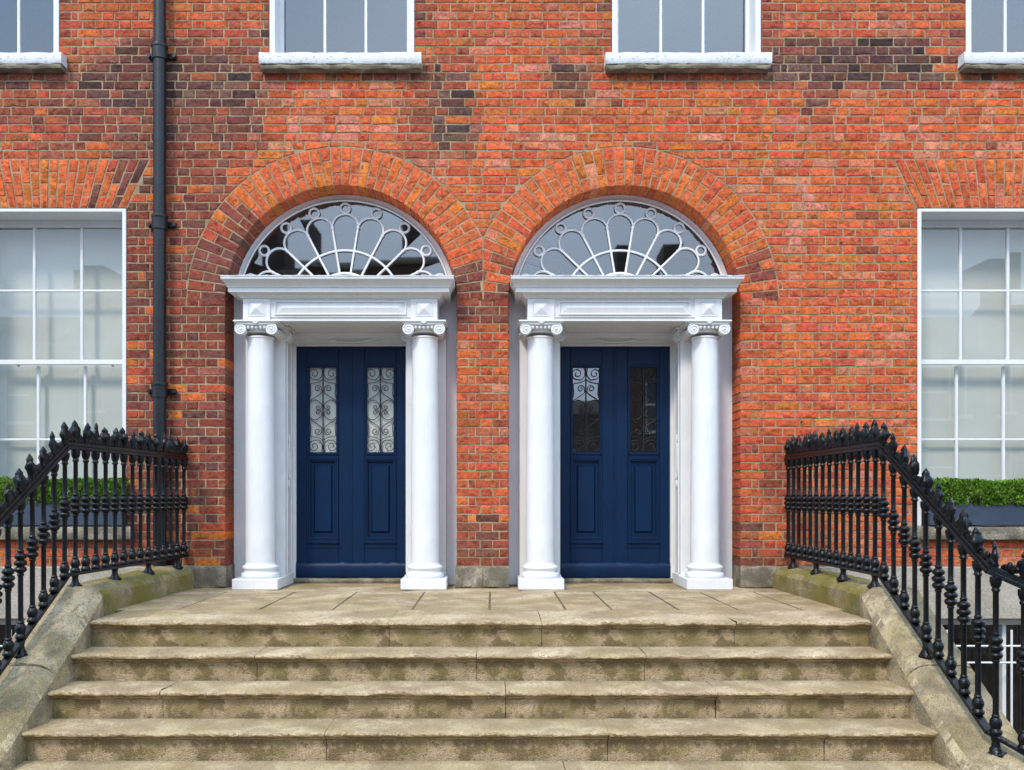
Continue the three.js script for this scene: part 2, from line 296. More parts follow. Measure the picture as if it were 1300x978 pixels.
// ------------------------------------------------------------------ the two houses
const HOUSES = [
  thing('terraced_house', 'brownish brick townhouse whose navy door has frosted white panes', 'house', 'pair of brick townhouses sharing one flight of steps'),
  thing('terraced_house', 'orange brick townhouse whose navy door has dark clear panes', 'house', 'pair of brick townhouses sharing one flight of steps'),
];
// mortar bed of each front, with real openings
function front(i) {
  const d = DOORS[i], l = i ? MID : X0, r = i ? X1 : MID, e = 0.007, s = new THREE.Shape();
  const a = d.c - RI - e, b = d.c + RI + e;
  s.moveTo(l, YB - 0.4); s.lineTo(a, YB - 0.4); s.lineTo(a, SPR); s.absarc(d.c, SPR, RI + e, Math.PI, 0, true); s.lineTo(b, YB - 0.4); s.lineTo(r, YB - 0.4); s.lineTo(r, YT); s.lineTo(l, YT); s.closePath();
  const hole = (x0, x1, y0, y1) => { const h = new THREE.Path(); h.moveTo(x0, y0); h.lineTo(x0, y1); h.lineTo(x1, y1); h.lineTo(x1, y0); h.closePath(); s.holes.push(h); };
  const w = LOW[i]; hole(w.c - w.h - e, w.c + w.h + e, 0.46, LOWY[1] + e);
  for (const u of UP.filter(u => (u.c > MID) === !!i)) hole(u.c - u.h - e, u.c + u.h + e, UPY[0] - 0.06, UPY[1] + e);
  const g = new THREE.ExtrudeGeometry(s, { depth: 0.35, bevelEnabled: false, curveSegments: 48 }); g.translate(0, 0, -0.3552);
  return mk('brick_wall', g, M.mortar, HOUSES[i]);
}
const WALLS = [front(0), front(1)];
const made = [[], []];                                       // bricks: {g, size}
function addBrick(poly, kind, depth = 0.07) {
  if (poly.length < 3) return; const ar = areaOf(poly); if (ar < 0.0009) return;
  let cx = 0, cy = 0; for (const p of poly) { cx += p[0] / poly.length; cy += p[1] / poly.length; }
  const inView = cx > -4.5 && cx < 4.85 && cy < 5.33;
  made[cx > MID ? 1 : 0].push({ g: brickGeo(poly, depth, tone(cx, cy, kind)), size: inView ? ar : ar * 0.01 });
}
const HS = 0.206, HH = 0.1;                                  // stretcher and header face lengths
for (let c = 0; YB + c * CH < YT - 0.02; c++) {
  const y0 = YB + c * CH + JT / 2, y1 = y0 + CH - JT, ym = (y0 + y1) / 2;
  const cuts = [];
  for (const d of DOORS) if (ym < SPR) cuts.push([d.c - RI, d.c + RI, 1]);
  for (const w of LOW) { if (y1 > 0.575 && y0 < LOWY[1] - 0.03) cuts.push([w.c - w.h, w.c + w.h, 2]); else if (y1 > 0.452 && y0 < 0.57) cuts.push([w.c - w.h - 0.09, w.c + w.h + 0.09, 3]); }
  for (const w of UP) { if (y1 > UPY[0] + 0.01 && y0 < UPY[1]) cuts.push([w.c - w.h, w.c + w.h, 2]); else if (y1 > 4.70 && y0 < UPY[0]) cuts.push([w.c - w.h - 0.075, w.c + w.h + 0.075, 3]); }
  cuts.sort((a, b) => a[0] - b[0]);
  let x = X0; const runs = [];
  for (const q of cuts) { runs.push([x, q[0], q[2]]); x = q[1]; } runs.push([x, X1, 0]);
  let prevKind = 0;
  runs.forEach(([ra, rb], ri) => {
    const kL = ri ? cuts[ri - 1][2] : 0, kR = ri < cuts.length ? cuts[ri][2] : 0;
    // lay from the edge: closers and headers on odd courses
    const pieces = []; let p = ra; const odd = c % 2;
    let seq;
    if (kL) seq = odd ? [HH, 0.05, HS] : [HS, HH]; else { p = ra - ((c % 2) * 0.1635 + 0.02 * ((c * 7) % 3)); seq = odd ? [HH, HS] : [HS, HH]; }
    let q = 0, next = odd && kL ? 0 : 0;
    while (p < rb - 0.001) {
      let L; if (q < seq.length) L = seq[q]; else L = Math.abs(pieces[pieces.length - 1].L - HS) < 0.02 ? HH : HS;
      if (q < seq.length && q > 0 && seq.length === 2 && q === 1) L = seq[1];
      pieces.push({ a: p, b: p + L, L }); p += L + JT; q++;
    }
    // fit the far end
    let last = pieces[pieces.length - 1];
    if (kR) {
      last.b = rb; if (last.b - last.a < 0.045 && pieces.length > 1) { pieces.pop(); last = pieces[pieces.length - 1]; last.b = rb; }
      if (last.b - last.a > 0.24) { const m = last.b - (odd ? HH : 0.05); pieces.push({ a: m, b: rb }); last.b = m - JT; }
    } else last.b = Math.min(last.b, rb + 0.1);
    for (const pc of pieces) {
      const a = Math.max(pc.a, ra) + (rnd() - 0.5) * 0.003, b = pc.b + (rnd() - 0.5) * 0.003; if (b - a < 0.02) continue;
      const A = Math.abs(a - ra) < 0.004 && kL ? ra : a, B = Math.abs(b - rb) < 0.004 && kR ? rb : b;
      const dy = (rnd() - 0.5) * 0.003;
      let poly = [[A, y0 + dy], [B, y0 + dy * 0.5], [B, y1 + dy * 0.5], [A, y1 + dy]];
      const cx = (A + B) / 2; let drop = false;
      if (ym > SPR) for (const d of DOORS) {
        const far = poly.some(v => Math.hypot(v[0] - d.c, v[1] - SPR) < RO + 0.012); if (!far) continue;
        const dx = cx - d.c, dyc = ym - SPR, l = Math.hypot(dx, dyc), nx = dx / l, ny = dyc / l;
        if (poly.every(v => Math.hypot(v[0] - d.c, v[1] - SPR) < RO + 0.012)) { drop = true; break; }
        poly = clip(poly, nx, ny, nx * d.c + ny * SPR + RO + 0.012);
      }
      if (!drop) for (const w of LOW) {                       // flat brick arches over the ground floor windows
        if (y1 < JACK[0] - 0.03 || y0 > JACK[1] + 0.012) continue;
        const side = cx > w.c ? 1 : -1, sl = 0.205 / (JACK[1] - JACK[0]);   // skewback
        const l = Math.hypot(1, sl), nx = side / l, ny = -sl / l, px = w.c + side * (w.h + 0.002), d = nx * px + ny * JACK[0] + 0.009;
        if (Math.abs(cx - w.c) < w.h + 0.35 || Math.abs(A - w.c) < w.h + 0.35 || Math.abs(B - w.c) < w.h + 0.35) {
          if (y1 > JACK[1] + 0.012) { if (Math.min(Math.abs(A - w.c), Math.abs(B - w.c)) < w.h + 0.19) poly = clip(poly, 0, 1, JACK[1] + 0.012); } else poly = clip(poly, nx, ny, d);
        }
      }
      if (drop || poly.length < 3) continue;
      const reveal = (kL === 1 && A === ra) || (kR === 1 && B === rb);
      addBrick(poly, 'wall', reveal ? 0.262 : 0.07);
    }
  });
}
made.forEach((list, i) => {                                  // the 300 that show largest are bricks of their own, the rest one mass
  list.sort((a, b) => b.size - a.size);
  const pool = list.slice(0, Math.floor(list.length * 0.55)), stepN = pool.length / 300, own = new Set();
  for (let k = 0; k < 300; k++) own.add(pool[Math.floor(k * stepN)]);
  for (const b of own) mk('brick', b.g, M.brick, WALLS[i], true);
  const rest = mk('brickwork', mergeGeometries(list.filter(b => !own.has(b)).map(b => b.g)), M.brick, WALLS[i], true);
  rest.userData.kind = 'stuff';
});
// round arches over the doors: 44 rings of a stretcher and a header, alternating
DOORS.forEach((d, i) => {
  const arch = group('door_arch', HOUSES[i]); const N = 44, da = Math.PI / N;
  for (let k = 0; k < N; k++) {
    const a0 = Math.PI - k * da, a1 = a0 - da, split = k % 2 ? RI + 0.115 : RI + 0.226;
    const jit = (rnd() - 0.5) * 0.012;
    for (const [r0, r1, dep] of [[RI, split + jit - JT / 2, 0.262], [split + jit + JT / 2, RO, 0.09]]) {
      const q = (r, a, s) => { const aa = a + s * (JT / 2) / r; return [d.c + r * Math.cos(aa), SPR + r * Math.sin(aa)]; };
      let poly = [q(r0, a0, -1), q(r1, a0, -1), q(r1, a1, 1), q(r0, a1, 1)]; if (areaOf(poly) < 0) poly.reverse();
      poly = i ? clip(poly, 1, 0, MID + 0.005) : clip(poly, -1, 0, -MID + 0.005);
      if (poly.length < 3 || areaOf(poly) < 0.0005) continue;
      let cx = 0, cy = 0; for (const p of poly) { cx += p[0] / poly.length; cy += p[1] / poly.length; }
      mk('arch_brick', brickGeo(poly, dep, tone(cx, cy, 'arch')), M.brick, arch, true);
    }
  }
});
// flat arches over the windows
LOW.forEach((w, i) => {
  const arch = group('window_arch', HOUSES[i]), N = 21, tw = w.h + 0.205, H = JACK[1] - JACK[0];
  for (let k = 0; k < N; k++) {
    const at = (t, v) => [w.c + (t * 2 - 1) * (w.h + (tw - w.h) * v), JACK[0] + H * v];
    const cutsV = k % 2 ? [0, 0.24, 0.74, 1] : [0, 0.5, 1];
    for (let j = 0; j + 1 < cutsV.length; j++) {
      const v0 = cutsV[j] + (j ? JT / 2 / H : 0), v1 = cutsV[j + 1] - (j + 2 < cutsV.length ? JT / 2 / H : 0), e = JT / 2 / (2 * w.h);
      let poly = [at(k / N + e, v0), at((k + 1) / N - e, v0), at((k + 1) / N - e, v1), at(k / N + e, v1)];
      let cx = 0, cy = 0; for (const p of poly) { cx += p[0] / 4; cy += p[1] / 4; }
      mk('arch_brick', brickGeo(poly, 0.262, tone(cx, cy, 'arch')), M.brick, arch, true);
    }
  }
});

// ------------------------------------------------------------------ windows
const wr = mulberry(515);
function pane(x0, x1, y0, y1, z, parent, mat = M.glass) {
  const g = new THREE.PlaneGeometry(x1 - x0, y1 - y0); const m = mk('pane', g, mat, parent);
  m.position.set((x0 + x1) / 2, (y0 + y1) / 2, z); m.rotation.set((wr() - 0.5) * 0.012, (wr() - 0.5) * 0.014, 0); return m;
}
function roughSlab(x0, x1, y0, y1, z0, z1, amp, seed, sx = 40) {        // worn stone slab: rounded arris, uneven faces
  const r = 0.012, prof = [[z0, y0], [z1 - r * 0.6, y0], [z1, y0 + r], [z1 + 0.001, (y0 + y1) / 2], [z1, y1 - r], [z1 - r * 0.5, y1 - r * 0.2], [z1 - r * 2, y1], [z1 - (z1 - z0) * 0.5, y1 + 0.002], [z0, y1 + 0.004]];
  return strip(prof, x0, x1, sx, amp, seed, true);
}
function strip(prof, x0, x1, nx, amp, seed, closed) {         // profile (z, y) swept along x, with uneven wear
  const P = [], I = [], m = prof.length;
  for (let i = 0; i <= nx; i++) for (let j = 0; j < m; j++) {
    const x = x0 + (x1 - x0) * i / nx, [z, y] = prof[j], k = amp * (noise3(x * 9, y * 9, z * 9, seed) - 0.5) + amp * 0.6 * (noise3(x * 31, y * 31, z * 31, seed + 5) - 0.5) + amp * 0.5 * (noise3(x * 88, y * 88, z * 88, seed + 9) - 0.5);
    const edge = j === 0 || j === m - 1 ? 0 : 1; P.push(x, y + k * edge, z + k * edge * 1.2);
  }
  for (let i = 0; i < nx; i++) for (let j = 0; j + 1 < m; j++) { const a = i * m + j, b = a + m; I.push(a, b, a + 1, b, b + 1, a + 1); }
  if (closed) for (const i of [0, nx]) for (let j = 1; j + 1 < m; j++) { const a = i * m; i ? I.push(a, a + j + 1, a + j) : I.push(a, a + j, a + j + 1); }
  const g = new THREE.BufferGeometry(); g.setAttribute('position', new THREE.Float32BufferAttribute(P, 3)); g.setIndex(I); return toCreasedNormals(g, 0.7);
}
LOW.forEach((w, i) => {
  const o = group('sash_window', HOUSES[i]), l = w.c - w.h, r = w.c + w.h, [b, t] = LOWY, f = 0.036;
  mk('sill', roughSlab(l - 0.085, r + 0.085, 0.445, b - 0.004, -0.34, 0.085, 0.006, 3 + i), M.granite, o);
  mk('frame', join([bx(l + 0.001, l + f, b, t - 0.001, -0.34, 0.006), bx(r - f, r - 0.001, b, t - 0.001, -0.34, 0.006), bx(l + f, r - f, t - 0.03, t - 0.001, -0.34, 0.006)]), M.paint, o);
  const gl = l + f, gr = r - f, mz = [-0.265, -0.335];
  const mid = 2.064;
  // upper sash before, lower sash behind
  mk('sash', join([bx(gl, gr, t - 0.09, t - 0.03, mz[0] - 0.02, mz[0] + 0.02), bx(gl, gl + 0.045, mid, t - 0.09, mz[0] - 0.02, mz[0] + 0.02), bx(gr - 0.045, gr, mid, t - 0.09, mz[0] - 0.02, mz[0] + 0.02), bx(gl + 0.045, gr - 0.045, mid, mid + 0.045, mz[0] - 0.02, mz[0] + 0.024)]), M.paint, o);
  mk('sash', join([bx(gl, gl + 0.045, b + 0.1, mid, mz[1] - 0.02, mz[1] + 0.02), bx(gr - 0.045, gr, b + 0.1, mid, mz[1] - 0.02, mz[1] + 0.02), bx(gl, gr, b, b + 0.1, mz[1] - 0.02, mz[1] + 0.02)]), M.paint, o);
  const xs = [gl + 0.045, w.c - 0.222, w.c + 0.222, gr - 0.045], bw = 0.0125;
  for (const [z, y0, ym, y1] of [[mz[0], mid + 0.045, 2.757, t - 0.09], [mz[1], b + 0.1, 1.368, mid]]) {
    for (const x of [xs[1], xs[2]]) mk('glazing_bar', bx(x - bw, x + bw, y0, y1, z - 0.015, z + 0.015), M.paint, o);
    for (let k = 0; k < 3; k++) {
      const xa = xs[k] + (k ? bw : 0), xb = xs[k + 1] - (k < 2 ? bw : 0);
      mk('glazing_bar', bx(xa, xb, ym - bw * 0.8, ym + bw * 0.8, z - 0.013, z + 0.013), M.paint, o);
      pane(xa, xb, y0, ym - bw * 0.8, z, o); pane(xa, xb, ym + bw * 0.8, y1, z, o);
    }
  }
  if (!i) for (const x of [w.c - 0.36, w.c + 0.52]) mk('sash_lift', join([rod([x, mid - 0.012, mz[0] + 0.02], [x, mid - 0.012, mz[0] + 0.036], 0.009)]), new THREE.MeshStandardMaterial({ color: new THREE.Color(0.25, 0.16, 0.06), metalness: 0.7, roughness: 0.5 }), o);
});
UP.forEach((w, i) => {
  const h = HOUSES[i > 1 ? 1 : 0], o = group('sash_window', h), l = w.c - w.h, r = w.c + w.h, [b, t] = UPY, f = 0.05;
  mk('sill', roughSlab(l - 0.07, r + 0.07, 4.712, b + 0.012, -0.24, 0.105, 0.006, 30 + i), M.flake, o);
  mk('sill_base', roughSlab(l - 0.06, r + 0.06, 4.672, 4.713, -0.05, 0.095, 0.012, 40 + i), M.granite, o);
  mk('frame', join([bx(l + 0.001, l + f, b + 0.012, t, -0.26, 0.005), bx(r - f, r - 0.001, b + 0.012, t, -0.26, 0.005), bx(l + f, r - f, t - 0.05, t - 0.001, -0.26, 0.005)]), M.paint, o);
  const gl = l + f, gr = r - f, z = -0.2, y0 = b + 0.012, bw = 0.012, rows = [y0 + 0.055, y0 + 0.66, y0 + 1.27, t - 0.05];
  mk('sash', join([bx(gl, gr, y0, y0 + 0.055, z - 0.02, z + 0.02), bx(gl, gl + 0.035, y0 + 0.055, t - 0.05, z - 0.02, z + 0.02), bx(gr - 0.035, gr, y0 + 0.055, t - 0.05, z - 0.02, z + 0.02)]), M.paint, o);
  const ws = (gr - gl - 0.07) / 3;
  for (let k = 0; k < 3; k++) {
    const xa = gl + 0.035 + ws * k + (k ? bw : 0), xb = gl + 0.035 + ws * (k + 1) - (k < 2 ? bw : 0);
    if (k < 2) mk('glazing_bar', bx(xb, xb + 2 * bw, rows[0], rows[3], z - 0.016, z + 0.016), M.paint, o);
    for (let j = 0; j < 3; j++) { pane(xa, xb, rows[j] + (j ? bw : 0), rows[j + 1] - (j < 2 ? bw : 0), z, o, M.oldGlass); if (j < 2) mk('glazing_bar', bx(xa, xb, rows[j + 1] - bw, rows[j + 1] + bw, z - 0.014, z + 0.014), M.paint, o); }
  }
});
// roller blinds behind the ground floor windows
LOW.forEach((w, i) => {
  const P = new THREE.PlaneGeometry(1.62, 3.0, 40, 30); const p = P.attributes.position;
  for (let k = 0; k < p.count; k++) p.setZ(k, 0.006 * (noise3(p.getX(k) * 2.2, p.getY(k) * 1.1, 3, 70 + i) - 0.5));
  P.computeVertexNormals(); P.translate(w.c, 2.0, -0.41);
  tag(mk(numbered('window_blind'), P, M.blind, scene), i ? 'pale fabric blind behind the ground floor window of the orange brick house' : 'pale fabric blind behind the ground floor window beside the drainpipe', 'blind', 'blinds behind the ground floor windows');
});

// ------------------------------------------------------------------ doorcases
function columnGeo() {
  const base = lathe([[0, 0], [0.164, 0], [0.172, 0.01], [0.174, 0.024], [0.17, 0.038], [0.16, 0.046], [0.15, 0.049], [0.146, 0.058], [0.145, 0.066], [0.149, 0.073], [0.155, 0.078], [0.161, 0.086], [0.162, 0.094], [0.158, 0.103], [0.149, 0.109], [0.141, 0.111], [0.135, 0.118], [0.131, 0.132], [0, 0.132]], 40);
  const sh = []; for (let k = 0; k <= 14; k++) { const t = k / 14; sh.push([0.129 - 0.015 * t ** 1.7, 0.132 + 2.023 * t]); }
  const shaft = lathe([[0, 0.132], ...sh, [0.119, 2.158], [0.122, 2.166], [0.119, 2.174], [0, 2.174]], 40);
  return { base, shaft };
}
const COL = columnGeo();
function spiral(cx, cy, z, r0, r1, turns, dir, start, tr) {
  const pts = []; for (let k = 0; k <= 36; k++) { const t = k / 36, a = start + dir * t * turns * 2 * Math.PI, r = r0 + (r1 - r0) * t; pts.push([cx + r * Math.cos(a), cy + r * Math.sin(a), z]); }
  return tube(pts, tr, 60, 6);
}
function capital(o, cx, cz, y) {                              // ionic: neck, echinus, scroll band, two volutes, abacus
  mk('echinus', lathe([[0, y - 0.085], [0.122, y - 0.085], [0.132, y - 0.075], [0.125, y - 0.066], [0.14, y - 0.05], [0.152, y - 0.03], [0, y - 0.03]].map(p => p), 32).translate(cx, 0, cz), M.paint, o);
  for (const s of [-1, 1]) {
    const vx = cx + s * 0.137, vy = y - 0.068;
    const drum = new THREE.CylinderGeometry(0.05, 0.05, 0.33, 24, 6); drum.rotateX(Math.PI / 2);
    const dp = drum.attributes.position; for (let k = 0; k < dp.count; k++) { const t = 1 - 0.34 * Math.cos(dp.getZ(k) / 0.165 * Math.PI / 2) ** 2; dp.setX(k, dp.getX(k) * t); dp.setY(k, dp.getY(k) * t); }
    drum.translate(vx, vy, cz);
    const eye = new THREE.SphereGeometry(0.011, 10, 8).translate(vx, vy, cz + 0.168);
    const edge = spiral(vx, vy, cz + 0.165, 0.052, 0.011, 2.1, -s, Math.PI / 2, 0.0068), edge2 = spiral(vx, vy, cz - 0.165, 0.052, 0.011, 2.1, -s, Math.PI / 2, 0.0068);
    mk('volute', join([drum, eye, edge, edge2]), M.paint, o);
  }
  const band = [bx(cx - 0.14, cx + 0.14, y - 0.042, y - 0.018, cz - 0.155, cz + 0.155, 0.006)];
  for (const dz of [1]) band.push(tube([[cx - 0.14, y - 0.018, cz + 0.163], [cx - 0.06, y - 0.022, cz + 0.165], [cx, y - 0.024, cz + 0.165], [cx + 0.06, y - 0.022, cz + 0.165], [cx + 0.14, y - 0.018, cz + 0.163]], 0.008, 20, 6));
  for (let k = -2; k <= 2; k++) { const e = new THREE.SphereGeometry(0.016, 10, 8); e.scale(0.85, 1.25, 0.8); e.translate(cx + k * 0.036, y - 0.046, cz + 0.15); band.push(e); }
  mk('scroll_band', join(band), M.paint, o);
  const leaf = []; for (const a of [-0.7, 0, 0.7]) { const e = new THREE.SphereGeometry(0.02, 10, 8); e.scale(0.5, 1.2, 0.5); e.rotateZ(a); e.translate(cx - 0.012 * a * 2, y - 0.006, cz + 0.178); leaf.push(e); }
  mk('rosette', join(leaf), M.paint, o);
  mk('abacus', join([bx(cx - 0.185, cx + 0.185, y - 0.018, y - 0.006, cz - 0.175, cz + 0.175, 0.005), bx(cx - 0.2, cx + 0.2, y - 0.006, y + 0.012, cz - 0.188, cz + 0.188, 0.006)]), M.paint, o);
}
// moulding with mitred returns: levels of [y, half width, front]
function mitred(levels, cx, zb) {
  const P = [], I = [];
  levels.forEach(([y, hw, zf]) => P.push(cx - hw, y, zb, cx - hw, y, zf, cx + hw, y, zf, cx + hw, y, zb));
  for (let k = 0; k + 1 < levels.length; k++) for (let j = 0; j < 3; j++) { const a = k * 4 + j, b = a + 4; I.push(a, a + 1, b, a + 1, b + 1, b); }
  const t = (levels.length - 1) * 4; I.push(t, t + 1, t + 2, t, t + 2, t + 3, 0, 2, 1, 0, 3, 2);
  const g = new THREE.BufferGeometry(); g.setAttribute('position', new THREE.Float32BufferAttribute(P, 3)); g.setIndex(I);
  const f = g.toNonIndexed(); f.computeVertexNormals(); return f;
}
// field with bevelled edges and a faceted (pyramid or hipped) face
function hipped(x0, x1, y0, y1, z0, z1, run) {
  const cy = (y0 + y1) / 2, a = [x0 + run, cy, z1], b = [x1 - run, cy, z1], c = [[x0, y0, z0], [x1, y0, z0], [x1, y1, z0], [x0, y1, z0]];
  const T = [[c[0], c[1], b], [c[0], b, a], [c[1], c[2], b], [c[2], c[3], a], [c[2], a, b], [c[3], c[0], a]];
  const g = new THREE.BufferGeometry(); g.setAttribute('position', new THREE.Float32BufferAttribute(T.flat(2), 3)); g.computeVertexNormals(); return g;
}
function frameRect(x0, x1, y0, y1, z0, z1, w) { return join([bx(x0, x1, y0, y0 + w, z0, z1, 0.002), bx(x0, x1, y1 - w, y1, z0, z1, 0.002), bx(x0, x0 + w, y0 + w, y1 - w, z0, z1, 0.002), bx(x1 - w, x1, y0 + w, y1 - w, z0, z1, 0.002)]); }

DOORS.forEach((D, i) => {
  const H = HOUSES[i], c = D.d, L = D.c - RI, R = D.c + RI, ZP = -0.255;
  // flat white boards closing the opening behind the columns
  for (const s of [-1, 1]) {
    const e = s < 0 ? L + 0.002 : R - 0.002, p = c + s * 0.86;
    mk('side_board', bx(Math.min(e, p), Math.max(e, p), 0.004, 2.75, ZP - 0.06, ZP), M.panel, H);
    // respond pilaster with its own capital, and the panelled reveal that runs back to the door
    const o = group('pilaster', H), a = c + s * 0.563, b = c + s * 0.93, x0 = Math.min(a, b), x1 = Math.max(a, b);
    mk('shaft', bx(x0, x1, 0.004, 2.402, -0.62, -0.175), M.paint, o);
    mk('base_block', bx(x0 - (s > 0 ? 0.018 : 0), x1 + (s > 0 ? 0 : 0.018), 0.003, 0.105, -0.48, -0.16), M.paint, o);
    mk('capital', join([bx(x0 - (s > 0 ? 0.028 : 0), x1 + (s > 0 ? 0 : 0.028), 2.352, 2.378, -0.36, -0.145), bx(x0 - (s > 0 ? 0.05 : 0), x1 + (s > 0 ? 0 : 0.05), 2.378, 2.399, -0.38, -0.13)]), M.paint, o);
    const vx = a - s * 0.012;
    const drum = new THREE.CylinderGeometry(0.046, 0.046, 0.12, 20); drum.rotateX(Math.PI / 2); drum.translate(vx, 2.318, -0.235);
    mk('volute', join([drum, spiral(vx, 2.318, -0.173, 0.046, 0.01, 2, s, Math.PI / 2, 0.006)]), M.paint, o);
    // reveal ornament: bead, long oval with a bud at either end
    const jx = a - s * 0.001, orn = [bx(Math.min(jx, jx - s * 0.012), Math.max(jx, jx - s * 0.012), 0.12, 2.26, -0.235, -0.222, 0.002), bx(Math.min(jx, jx - s * 0.012), Math.max(jx, jx - s * 0.012), 0.12, 2.26, -0.405, -0.392, 0.002)];
    const ring = []; for (let k = 0; k < 24; k++) { const t = k / 24 * 2 * Math.PI; ring.push([jx - s * 0.008, 1.165 + 0.17 * Math.sin(t), -0.313 + 0.042 * Math.cos(t)]); }
    orn.push(tube(ring, 0.009, 48, 6, true)); ring.forEach(q => 0);
    const ring2 = ring.map(q => [q[0], 1.165 + (q[1] - 1.165) * 0.62, -0.313 + (q[2] + 0.313) * 0.5]); orn.push(tube(ring2, 0.008, 40, 6, true));
    for (const t of [-1, 1]) { const bud = new THREE.SphereGeometry(0.02, 10, 8); bud.scale(0.6, 2.2, 0.9); bud.translate(jx - s * 0.006, 1.165 + t * 0.21, -0.313); orn.push(bud); }
    mk('reveal_moulding', join(orn), M.paint, o);
    // round column
    const col = group('column', H, [c + s * 0.747, 0, -0.012]);
    mk('plinth', bx(-0.203, 0.203, 0.003, 0.098, -0.203, 0.203, 0.005), M.paint, col);
    mk('base', COL.base.clone().translate(0, 0.0985, 0), M.paint, col);
    mk('shaft', COL.shaft.clone().translate(0, 0.0985, 0), M.paint, col);
    capital(col, 0, 0, 2.388);
  }
  // entablature
  const E = group('entablature', H), hw = 0.868, zf = 0.118;
  mk('beam', mitred([[2.402, hw - 0.012, zf - 0.012], [2.432, hw - 0.012, zf - 0.012], [2.434, hw, zf], [2.594, hw, zf]], c, ZP - 0.07), M.paint, E);
  for (const s of [-1, 1]) {
    const x = c + s * 0.747;
    mk('corner_block', join([bx(x - 0.121, x + 0.121, 2.401, 2.596, zf - 0.05, zf + 0.016, 0.003)]), M.paint, E);
    mk('block_facet', join([hipped(x - 0.064, x + 0.064, 2.45, 2.562, zf + 0.0165, zf + 0.044, 0.064), frameRect(x - 0.078, x + 0.078, 2.438, 2.574, zf + 0.016, zf + 0.022, 0.009)]), M.paint, E);
  }
  mk('frieze_panel', join([frameRect(c - 0.59, c + 0.59, 2.452, 2.578, zf, zf + 0.012, 0.014), hipped(c - 0.56, c + 0.56, 2.472, 2.56, zf + 0.0005, zf + 0.014, 0.05)]), M.paint, E);
  mk('cornice', mitred([[2.594, hw + 0.004, zf + 0.004], [2.60, hw + 0.022, zf + 0.022], [2.612, hw + 0.026, zf + 0.026], [2.622, hw + 0.045, zf + 0.045], [2.636, hw + 0.052, zf + 0.052], [2.638, hw + 0.108, zf + 0.1], [2.674, hw + 0.108, zf + 0.1], [2.677, hw + 0.116, zf + 0.11], [2.686, hw + 0.118, zf + 0.113], [2.70, hw + 0.124, zf + 0.124], [2.715, hw + 0.136, zf + 0.142], [2.727, hw + 0.148, zf + 0.166], [2.734, hw + 0.15, zf + 0.178], [2.757, hw + 0.151, zf + 0.182]], c, ZP - 0.02), M.paint, E);
  mk('cornice_flashing', strip([[-0.25, 2.795], [0.0, 2.78], [0.2, 2.766], [0.296, 2.7655], [0.304, 2.762], [0.303, 2.755], [0.25, 2.756]], c - hw - 0.155, c + hw + 0.155, 90, 0.006, 77 + i), M.flake, E);
  mk('soffit', bx(c - 0.57, c + 0.57, 2.4025, 2.45, -0.62, 0.10), M.paint, H);
  // head of the door frame with a carved swag
  const lt = group('door_head', H), ho = [bx(c - 0.57, c + 0.57, 2.277, 2.402, -0.6, -0.475), bx(c - 0.57, c + 0.57, 2.352, 2.4015, -0.476, -0.44), bx(c - 0.57, c + 0.57, 2.277, 2.292, -0.476, -0.462)];
  mk('lintel', join(ho), M.paint, lt);
  const swag = [tube([[c - 0.16, 2.335, -0.468], [c - 0.1, 2.318, -0.464], [c, 2.312, -0.462], [c + 0.1, 2.318, -0.464], [c + 0.16, 2.335, -0.468]], 0.009, 24, 6)];
  for (const s of [-1, 1]) { const e = new THREE.SphereGeometry(0.018, 12, 8); e.scale(1.6, 0.9, 0.6); swag.push(e.translate(c + s * 0.17, 2.333, -0.47)); swag.push(tube([[c + s * 0.18, 2.33, -0.47], [c + s * 0.25, 2.318, -0.47], [c + s * 0.3, 2.33, -0.47]], 0.006, 14, 6)); }
  mk('swag', join(swag), M.paint, lt);
  mk('door_frame', join([bx(c - 0.563, c - 0.53, 0.03, 2.277, -0.58, -0.468), bx(c + 0.53, c + 0.563, 0.03, 2.277, -0.58, -0.468)]), M.paint, H);
  // the door: two panelled halves in navy paint
  const d = group('front_door', H), z = -0.5, zb = -0.55, hwD = 0.529, y0 = 0.05, y1 = 2.276;
  const px = [0.277, -0.277].map(v => v), pw = 0.152, gy = [1.245, 2.087], ly = [0.41, 1.195];
  for (const [a, b] of [[-hwD, -0.277 - pw], [-0.277 + pw, -0.004], [0.004, 0.277 - pw], [0.277 + pw, hwD]]) mk('stile', bx(c + a, c + b, y0, y1, zb, z, 0.004), M.navy, d);
  for (const s of [-1, 1]) {
    const x = c + s * 0.277;
    for (const [a, b] of [[gy[1] + 0.012, y1], [ly[1] + 0.006, gy[0] - 0.012], [y0, ly[0] - 0.012]]) mk('rail', bx(x - pw + 0.0005, x + pw - 0.0005, a, b, zb, z - 0.001, 0.003), M.navy, d);
    // glazed panel: stepped moulding, pane, wrought scrolls
    mk('pane_moulding', join([frameRect(x - pw, x + pw, gy[0] - 0.012, gy[1] + 0.012, z - 0.03, z + 0.010, 0.012), frameRect(x - pw + 0.003, x + pw - 0.003, gy[0] - 0.009, gy[1] + 0.009, z - 0.03, z - 0.002, 0.022)]), M.navy, d);
    const pn = pane(x - pw + 0.012, x + pw - 0.012, gy[0], gy[1], z - 0.034, d, i ? M.oldGlass : M.frosted); pn.rotation.set(i ? (s > 0 ? -0.012 : 0.01) : 0, i ? s * 0.012 : 0, 0);
    if (!i) pn.userData.label = 'frosted white pane'; else pn.userData.label = 'clear dark pane';
    const gz = z - 0.012, Y = (gy[0] + gy[1]) / 2, k = 1 / 920, G = [rod([x, gy[0], gz], [x, gy[1], gz], 0.0058)];
